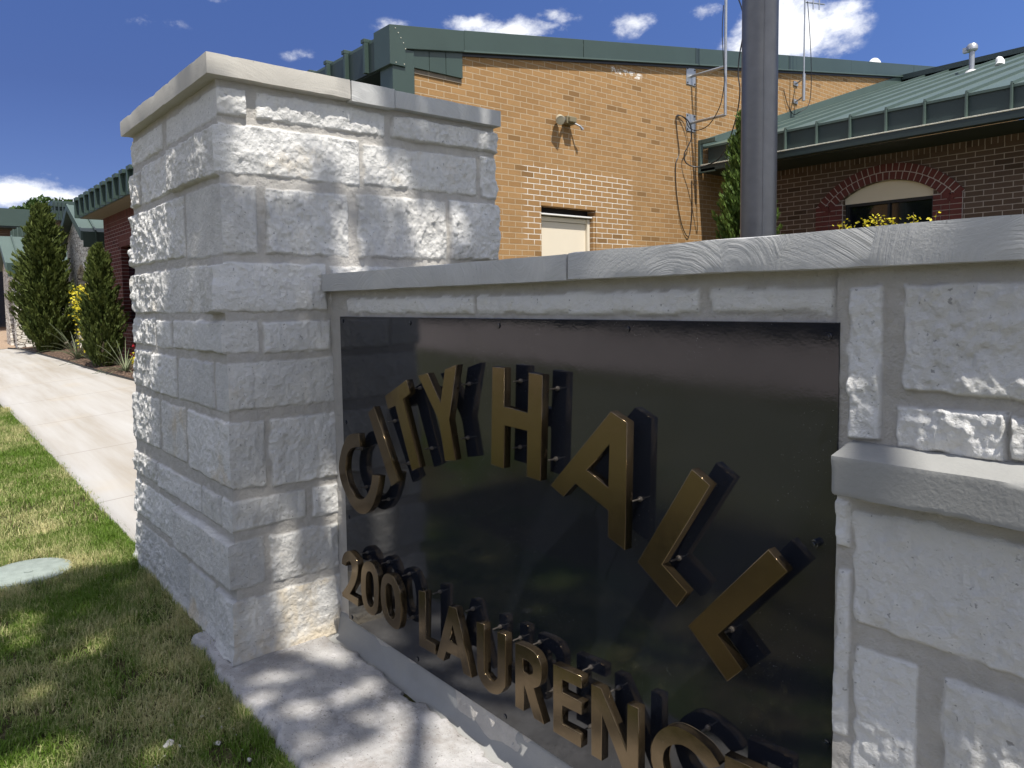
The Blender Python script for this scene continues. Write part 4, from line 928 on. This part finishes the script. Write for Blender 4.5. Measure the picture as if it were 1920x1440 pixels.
def broad_tree(label, x, y, z, h, w, n, seed, trunk_h=None, ls=.3, group=None, name='broadleaf_tree'):
    rg = np.random.default_rng(seed); o = empty(name, label, 'tree', group); o.location = (x, y, z)
    th = trunk_h or h*.35; m = MB(); m.tube([(0,0,-.1),(.1,.05,th*.6),(0,.1,th)], [.05*h**.8,.04*h**.8,.03*h**.8], 10)
    cl = []
    for i in range(16):
        a = rg.random()*6.28; r = w/2*(.25+.65*rg.random()); zz = th+(h-th)*(.15+.75*rg.random())
        r *= math.sqrt(max(.05, 1-((zz-(th+h)/2)/((h-th)/2+.01))**2*.8)); p = (r*math.cos(a), r*math.sin(a), zz)
        m.tube([(0,.1,th*.9),(p[0]*.5,p[1]*.5,th+(zz-th)*.6),p], [.02*h**.8,.012*h**.8,.004*h**.8], 6); cl.append(p)
    m.build('trunk', M['bark'], o, smooth=True)
    cl = np.array(cl); idx = rg.integers(0, 16, n); v = rg.normal(size=(n, 3)); v /= np.linalg.norm(v, axis=1, keepdims=True); v *= (rg.random(n)**.4)[:, None]
    P = cl[idx]+v*w*.24*np.array([1,1,.75]); leaf_mesh('crown', P, rdir(n), ls*(.6+.8*rg.random(n)), ls*.6, M['broad'], rg.random(n)*.6+.4*((P[:,2]-th)/(h-th+.01)).clip(0,1)*0+.2*rg.random(n), o)
    return o
broad_tree('distant leafy tree rising above the far green roofs at left', -44, 6.6, 1.0, 6.6, 3.4, 9000, 2, ls=.24)
broad_tree('tiny distant tree top above the roofs at the far left', -60, 8.1, 1.0, 7.0, 2.2, 2500, 12, ls=.24)
# trees across the street behind the camera: seen only mirrored in the black sign
for i, (x, y, h, w) in enumerate(((-30,-34,9,11),(-19,-37,11,12),(-9,-33,8,10),(2,-36,10,12),(13,-34,9,11))):
    broad_tree('tree across the street, mirrored in the black sign, number %s from the left' % ('one two three four five'.split()[i]), x, y, 0, h, w, 5000, 60+i, trunk_h=2, ls=.75, group='trees across the street')
xs = np.linspace(-120, 80, 60); ys = np.linspace(-17.5, -7.5, 6)
st = NT('pale_street'); st.fin(st.mix(st.noise(1.5, 4), (.30,.255,.235), (.40,.35,.325)), .9)
o = sheet('street', xs, ys, -.01, st.m); tag(o, kind='structure')
hd = empty('hedge', 'long dark clipped hedge across the street, mirrored in the black sign', 'hedge')
n = 16000; P = np.stack([rng.uniform(-70, 25, n), rng.uniform(-20.0, -18.6, n), rng.uniform(0, 2.3, n)], -1)
leaf_mesh('foliage', P, rdir(n), .42, .26, M['conifer'], rng.random(n)*.5, hd)
MB().box(-70, 25, -19.6, -19.0, 0, 1.9).build('inner_branches', M['bark'], hd)

# ------------------------------------------------------------------ shade tree overhead (out of the frame): throws the dappled shade
SUN = np.array([.452, -.100, .886]); SUN /= np.linalg.norm(SUN)
KA, KB = SUN[0]/SUN[2], -SUN[1]/SUN[2]          # ground hit of a sun ray: a = x - KA z, b = y + KB z
GAPS = [[-4.04,1.35,.07],[-4.07,1.43,.1],[-4.05,1.54,.1],[-4.11,1.73,.08],[-4.09,1.82,.08],[-4.07,1.95,.08],[-4.02,2.05,.08],[-3.95,2.13,.08],[-3.89,2.22,.09],[-4.14,1.64,.06],[-4.14,1.5,.06],[-4.14,2.61,.03],[-3.81,1.8,.05],[-3.83,2.23,.1],[-3.33,1.54,.06],[-3.22,1.33,.05],[-3.03,1.31,.08],[-2.99,1.4,.09],[-4.17,1.55,.17],[-4.16,1.39,.11],[-4.16,1.73,.1],[-2.86,1.36,.09],[-2.45,1.3,.06],[-2.06,1.31,.09],[-1.86,1.39,.05],[-2.27,1.24,.05],[-2.5,1.08,.04],[-2.19,1.09,.04],[-4.46,1.30,.06],[-4.33,1.295,.05],[-4.2,1.285,.05],[-3.56,.57,.07],[-2.81,.26,.11],[-3.96,.39,.13],[-2.58,.62,.04],[-2.41,1.58,.05],[-1.98,1.57,.03],[-1.67,1.55,.06],[-1.56,1.52,.07],[-1.3,1.63,.13],[-1.1,1.63,.11],[-.93,1.6,.13],[-.78,1.56,.16],[-.9,1.45,.1],[-1.6,1.66,.16],[-1.85,1.68,.14],[-2.1,1.67,.07],[-1.45,1.6,.14],[-1.3,1.56,.1],[-1.15,1.57,.1],[-1.0,1.57,.1],[-.88,1.6,.1]]
tree = empty('shade_tree', 'large shade tree whose crown hangs over the sign, casting dappled shade', 'tree'); 
m = MB(); m.tube([(3.4,-1.6,-.1),(3.3,-1.5,2.4),(2.9,-1.0,4.6),(2.4,-.4,6.2)], [.24,.2,.16,.10], 14)
for tx, ty, tz in ((-.6,.3,7.2),(.2,1.6,7.4),(1.1,-1.6,7.6),(.6,-.4,8.6),(3.0,1.4,7.8),(4.2,-.6,8.2),(1.8,2.6,7.9)):
    m.tube([(2.6,-.7,5.6),((2.6+tx)/2,(-.7+ty)/2+.1,(5.8+tz)/2+.2),(tx,ty,tz)], [.08,.045,.012], 8)
m.build('trunk', M['bark'], tree, smooth=True)
G = np.array(GAPS+[[-3.0+1.5*random.random(), .95+.6*random.random(), .012+.035*random.random()] for _ in range(18)]+[[-4.5+1.6*random.random(), -.1+1.0*random.random(), .01+.03*random.random()] for _ in range(3)])
def shade_pts(n, a0, a1, b0, b1, clump):
    a = rng.uniform(a0, a1, n); b = rng.uniform(b0, b1, n)
    if clump is not None:
        nz = fbm(a*1.7, b*1.7, a*0, 300, 3); keep = nz > clump; a, b = a[keep], b[keep]
    return a, b
A, B = [], []
a, b = shade_pts(38000, -4.62, -2.15, -1.3, 3.6, None)
edge = -4.55+.07*noise3(b*4, b*0, b*0, 5); k = a > edge; a, b = a[k], b[k]
A.append(a); B.append(b)
a, b = shade_pts(13000, -2.3, 2.2, -1.6, 3.6, .46); A.append(a); B.append(b)
a = np.concatenate(A); b = np.concatenate(B)
keep = np.ones(len(a), bool)
for ga, gb, gr in G:
    keep &= np.hypot((a-ga)*(1+.35*math.sin(ga*40)), (b-gb)*(1-.35*math.sin(ga*40)))-gr*.8*noise3(a*11, b*11, a*0, 31) > gr*np.where(gb > 1.25, 1.18, 1.)+.01
a, b = a[keep], b[keep]; n = len(a)
z = 6.4+2.4*rng.random(n)+.4*noise3(a*2, b*2, a*0, 9)
P = np.stack([a+KA*z, b-KB*z, z], -1)
leaf_mesh('crown', P, rdir(n)*np.array([1,1,.45]), .085*(.7+.6*rng.random(n)), .05*(.7+.6*rng.random(n)), M['broad'], rng.random(n), tree)

# ------------------------------------------------------------------ turf
def blades(x, y, L, W, lean, tone):
    n = len(x); a = rng.random(n)*2*np.pi; z = ground_z(x, y)-.018
    dx, dy = np.cos(a), np.sin(a); sx, sy = -dy*W*.5, dx*W*.5
    h1, h2 = L*.55*np.cos(lean*.5), L*np.cos(lean); r1, r2 = L*.55*np.sin(lean*.5), L*np.sin(lean)
    v = np.stack([np.stack([x-sx, y-sy, z], -1), np.stack([x+sx, y+sy, z], -1), np.stack([x+dx*r1+sx*.75, y+dy*r1+sy*.75, z+h1], -1),
                  np.stack([x+dx*r1-sx*.75, y+dy*r1-sy*.75, z+h1], -1), np.stack([x+dx*r2, y+dy*r2, z+h2], -1)], 1).reshape(-1, 3)
    base = (np.arange(n)*5)[:, None]; f = np.concatenate([base+np.array([[0,1,2]]), base+np.array([[0,2,3]]), base+np.array([[3,2,4]])])
    return v, f, np.repeat(tone, 5)
def turf(n, x0, x1, fn, L0, W0_, seed):
    x = rng.uniform(x0, x1, n); y = fn(x, rng.random(n))
    p = fbm(x*1.7+3, y*1.7, x*0, 91, 4); p2 = fbm(x*9, y*9, x*0, 92, 3)
    bare = p2-.35*p < -.52
    near = np.clip((x+4.6)/1.6, 0, 1)            # drier and thinner towards the footing
    k = (~bare) | (rng.random(n) < .25); x, y, p, p2, near = x[k], y[k], p[k], p2[k], near[k]
    n = len(x); dry = np.clip(.18+.5*p+.25*p2+.06*near+rng.normal(0, .29, n), 0, 1)
    flat = rng.random(n) < (.18+.35*dry)
    L = L0*(.55+.75*rng.random(n))*(1+.25*p)*(1-.25*near); lean = np.where(flat, rng.uniform(1.0, 1.5, n), rng.uniform(.1, .95, n))
    return blades(x, y, L, W0_*(.7+.6*rng.random(n)), lean, dry)
def foot(x): return .90+.0-.03*(x+2.6)
def near_fn(x, r):
    lo = np.interp(x, [-11,-5.2,-2.85,-2.2,-1.6], [.72,.25,.02,.3,.6]); hi = np.where(x < -4.42, 1.112, np.where(x < -3.2, 1.03, foot(x)+.05))
    return lo+(hi-lo)*r
parts = [turf(95000, -5.4, -2.0, near_fn, .046, .0036, 1), turf(60000, -11.2, -5.2, near_fn, .045, .0048, 2),
         turf(9000, -5.2, -2.0, lambda x, r: np.where(x < -3.2, 1.02, foot(x)+.02)+.035*(r-.5), .062, .0030, 4),
         turf(26000, -12, 2.5, lambda x, r: -2.2+3.0*r, .045, .006, 3)]
off = 0; V_, F_, T_ = [], [], []
for v, f, t in parts: V_.append(v); F_.append(f+off); T_.append(t); off += len(v)
V_ = np.concatenate(V_); F_ = np.concatenate(F_); T_ = np.concatenate(T_)
# keep turf off the round lid and out of the pillar
LC, LR = (-4.74, .512), .215
ok = (np.hypot(V_[::5,0]-LC[0], V_[::5,1]-LC[1]) > LR*.97) & ~((V_[::5,0] > X0-1.6) & (V_[::5,0] < X0+.02) & (V_[::5,1] > Y0-.015))
okv = np.repeat(ok, 5); F_ = F_[okv[F_[:, 0]]]
g = link('grass', np_mesh('grass', V_, F_, dict(tone=T_)), M['grass']); tag(g, 'short patchy lawn grass, green with dry straw coloured blades', 'grass', kind='stuff')
lid = empty('utility_lid', 'round grey green access lid set flush in the grass at left', 'lid')
zl = float(ground_z(*LC))
m = MB(); m.tube([(LC[0],LC[1],zl-.06),(LC[0],LC[1],zl+.004),(LC[0],LC[1],zl+.008)], [LR,LR,LR-.008], 48); m.build('lid_disc', M['lid'], lid, smooth=True)
m = MB(); m.tube([(LC[0]+.02,LC[1],zl+.0085),(LC[0]+.02,LC[1],zl+.011)], .022, 20); m.build('lift_hole_cap', M['lid'], lid)
# pebbles
def pebble(seed):
    bm = bmesh.new(); bmesh.ops.create_icosphere(bm, subdivisions=3, radius=1)
    rr = random.Random(seed); o = [rr.uniform(0, 50) for _ in range(3)]
    for v in bm.verts:
        c = np.array([v.co.x, v.co.y, v.co.z]); f = float(fbm(c[0]*1.3+o[0]+np.zeros(1), c[1]*1.3+o[1]+np.zeros(1), c[2]*1.3+o[2]+np.zeros(1), 3, 3)[0])
        v.co *= 1+.28*f; v.co.z *= .6
    me = bpy.data.meshes.new('pebble'); bm.to_mesh(me); bm.free(); return me
pm = [pebble(i) for i in range(4)]
PM = m_plain('white_limestone_chip', (.55,.53,.49), .95, var=.25, sc=30, bump=.002)
for me in pm: me.materials.append(PM); me.polygons.foreach_set('use_smooth', np.ones(len(me.polygons), bool))
spots = [(-2.62,.66,.021)]+[(-2.75+.9*random.random()**1.2, 0, .004+.008*random.random()**2) for _ in range(44)]
for i, (x, y, r) in enumerate(spots):
    if not y: y = foot(x)-.02-.34*random.random()**1.6
    o = bpy.data.objects.new('pebble', pm[i % 4]); C.objects.link(o); o.location = (x, y, -.012+r*.35); o.scale = (r, r*random.uniform(.7,1), r*random.uniform(.8,1)); o.rotation_euler = (0,0,random.uniform(0,6.28))
    tag(o, 'largest white stone chip lying in the grass near the footing' if i == 0 else 'small white limestone chip scattered in the thin grass beside the footing', 'pebble', None if i == 0 else 'limestone chips beside the footing')

# ------------------------------------------------------------------ sky, sun, camera
w = bpy.data.worlds.new('World'); bpy.context.scene.world = w; w.use_nodes = True; nt = w.node_tree; nt.nodes.clear()
out = nt.nodes.new('ShaderNodeOutputWorld'); bg = nt.nodes.new('ShaderNodeBackground'); sky = nt.nodes.new('ShaderNodeTexSky')
sky.sky_type = 'NISHITA'; sky.sun_disc = False; sky.sun_elevation = R(62.4); sky.sun_rotation = math.atan2(SUN[0], SUN[1]); sky.air_density = 1.0; sky.dust_density = .35; sky.ozone_density = 3.0
def mth(op, a, b=None, c=None, clamp=False):
    n = nt.nodes.new('ShaderNodeMath'); n.operation = op; n.use_clamp = clamp
    for s, v in zip(n.inputs, (a, b, c)):
        if v is None: continue
        if hasattr(v, 'links'): nt.links.new(v, s)
        else: s.default_value = v
    return n.outputs[0]
tc = nt.nodes.new('ShaderNodeTexCoord'); sp = nt.nodes.new('ShaderNodeSeparateXYZ'); nt.links.new(tc.outputs['Generated'], sp.inputs[0])
az = mth('ARCTAN2', sp.outputs[0], sp.outputs[1]); el = mth('ARCSINE', sp.outputs[2])
def wn(scale, det, ro, st=(1,1,1.6), off=(0,0,0)):
    mp = nt.nodes.new('ShaderNodeMapping'); mp.inputs['Scale'].default_value = st; mp.inputs['Location'].default_value = off; nt.links.new(tc.outputs['Generated'], mp.inputs[0])
    n = nt.nodes.new('ShaderNodeTexNoise'); n.inputs['Scale'].default_value = scale; n.inputs['Detail'].default_value = det; n.inputs['Roughness'].default_value = ro; nt.links.new(mp.outputs[0], n.inputs['Vector']); return n.outputs['Fac']
CL = [(-1.455,.132,.085,.028,1.3),(-1.415,.130,.055,.020,1.1),(-.863,.343,.100,.022,1.),(-.905,.350,.055,.018,.9),(-.701,.345,.042,.024,.75),(-.604,.345,.038,.020,.45),(-.505,.312,.090,.060,1.4),(-.455,.320,.045,.035,1.1),(-.560,.300,.045,.030,.9),
      (-1.126,.308,.036,.011,.55),(-1.005,.346,.040,.013,.6),(-.80,.358,.05,.016,.7),(-1.110,.291,.04,.006,.5),(-1.30,.33,.06,.008,.28),(-1.24,.36,.05,.006,.25),(-.72,.375,.05,.010,.35),(-.42,.36,.05,.008,.25),(.9,.45,.3,.1,1.),(2.2,.35,.35,.08,1.),(-2.4,.4,.3,.1,1.),(3.0,.6,.3,.12,.9)]
tot = None
for a, e, ra, re, s in CL:
    u = mth('DIVIDE', mth('SUBTRACT', az, a), ra); v = mth('DIVIDE', mth('SUBTRACT', el, e), re)
    d = mth('MULTIPLY', mth('SUBTRACT', 1., mth('SQRT', mth('ADD', mth('MULTIPLY', u, u), mth('MULTIPLY', v, v))), clamp=True), s)
    tot = d if tot is None else mth('MAXIMUM', tot, d)
n1 = wn(13, 8, .62); n2 = wn(34, 6, .6)
nn = mth('ADD', mth('MULTIPLY', n1, .7), mth('MULTIPLY', n2, .3))
den = mth('ADD', tot, mth('MULTIPLY', mth('SUBTRACT', nn, .56), 3.2))
mr = nt.nodes.new('ShaderNodeMapRange'); mr.interpolation_type = 'SMOOTHSTEP'; nt.links.new(mth('MULTIPLY', den, mth('GREATER_THAN', tot, .001)), mr.inputs[0]); mr.inputs[1].default_value = .0; mr.inputs[2].default_value = .85
soft = mth('MULTIPLY', mr.outputs[0], mth('MULTIPLY', tot, 5., clamp=True))
shade = mth('ADD', 5.0, mth('MULTIPLY', wn(22, 5, .6, off=(0,0,.02)), 4.2))
cc = nt.nodes.new('ShaderNodeCombineXYZ'); nt.links.new(mth('MULTIPLY', shade, .97), cc.inputs[0]); nt.links.new(mth('MULTIPLY', shade, .98), cc.inputs[1]); nt.links.new(mth('MULTIPLY', shade, 1.0), cc.inputs[2])
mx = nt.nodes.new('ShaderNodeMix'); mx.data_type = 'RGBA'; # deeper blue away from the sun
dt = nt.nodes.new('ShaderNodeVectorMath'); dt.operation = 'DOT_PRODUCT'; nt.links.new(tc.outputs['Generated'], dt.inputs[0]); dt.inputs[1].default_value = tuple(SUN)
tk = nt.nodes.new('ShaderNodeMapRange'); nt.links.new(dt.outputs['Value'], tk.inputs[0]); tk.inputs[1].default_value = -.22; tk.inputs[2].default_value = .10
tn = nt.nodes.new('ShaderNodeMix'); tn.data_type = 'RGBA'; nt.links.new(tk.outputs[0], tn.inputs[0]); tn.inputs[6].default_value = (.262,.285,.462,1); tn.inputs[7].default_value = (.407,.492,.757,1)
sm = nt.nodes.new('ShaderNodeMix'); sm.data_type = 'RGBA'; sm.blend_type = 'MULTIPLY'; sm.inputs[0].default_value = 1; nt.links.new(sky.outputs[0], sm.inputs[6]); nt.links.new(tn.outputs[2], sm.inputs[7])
# broken cloud cover added out of view, overhead and behind, to raise fill light
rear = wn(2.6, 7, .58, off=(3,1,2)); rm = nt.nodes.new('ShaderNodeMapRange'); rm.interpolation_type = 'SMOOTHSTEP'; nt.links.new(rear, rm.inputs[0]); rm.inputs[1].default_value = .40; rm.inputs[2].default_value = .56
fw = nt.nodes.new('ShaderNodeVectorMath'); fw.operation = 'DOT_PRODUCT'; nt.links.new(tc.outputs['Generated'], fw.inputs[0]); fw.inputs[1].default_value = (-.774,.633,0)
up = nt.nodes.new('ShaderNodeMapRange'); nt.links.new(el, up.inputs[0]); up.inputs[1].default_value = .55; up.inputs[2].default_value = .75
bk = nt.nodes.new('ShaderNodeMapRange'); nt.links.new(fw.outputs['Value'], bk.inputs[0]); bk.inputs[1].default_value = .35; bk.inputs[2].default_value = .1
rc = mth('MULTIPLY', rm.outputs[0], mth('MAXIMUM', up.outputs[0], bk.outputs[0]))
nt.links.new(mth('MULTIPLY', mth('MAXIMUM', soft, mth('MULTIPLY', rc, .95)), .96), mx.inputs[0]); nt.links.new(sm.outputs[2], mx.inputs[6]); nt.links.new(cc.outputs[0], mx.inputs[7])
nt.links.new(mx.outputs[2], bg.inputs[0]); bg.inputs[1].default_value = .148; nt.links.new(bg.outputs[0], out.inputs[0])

sd = bpy.data.lights.new('sun', 'SUN'); sd.energy = 5.0; sd.angle = R(.62); sd.color = (1., .955, .88)
so = bpy.data.objects.new('sun', sd); C.objects.link(so); so.rotation_euler = Vector(SUN).to_track_quat('Z', 'Y').to_euler()

cam = bpy.data.cameras.new('camera'); co_ = bpy.data.objects.new('camera', cam); C.objects.link(co_); bpy.context.scene.camera = co_
YAW, PIT, ROL, FPX, CX, CY = (0.885254, 0.071744, -0.015481, 1384.208819, 928.383592, 665.366934)
f = Vector((-math.sin(YAW)*math.cos(PIT), math.cos(YAW)*math.cos(PIT), -math.sin(PIT))); r = Vector((math.cos(YAW), math.sin(YAW), 0)); u = r.cross(f)
r2 = r*math.cos(ROL)+u*math.sin(ROL); u2 = -r*math.sin(ROL)+u*math.cos(ROL)
co_.matrix_world = Matrix(((r2.x,u2.x,-f.x,0),(r2.y,u2.y,-f.y,0),(r2.z,u2.z,-f.z,1.5),(0,0,0,1)))
cam.sensor_fit = 'HORIZONTAL'; cam.sensor_width = 36; cam.lens = 36*FPX/1920; cam.shift_x = (960-CX)/1920; cam.shift_y = (CY-720)/1920
cam.clip_start = .05; cam.clip_end = 2000
vs_ = bpy.context.scene.view_settings; vs_.view_transform = 'Standard'; vs_.look = 'None'; vs_.exposure = .30; vs_.gamma = 1; vs_.use_curve_mapping = False
cy = bpy.context.scene.cycles; cy.max_bounces = 8; cy.diffuse_bounces = 3; cy.glossy_bounces = 4; cy.transmission_bounces = 2; cy.use_denoising = True
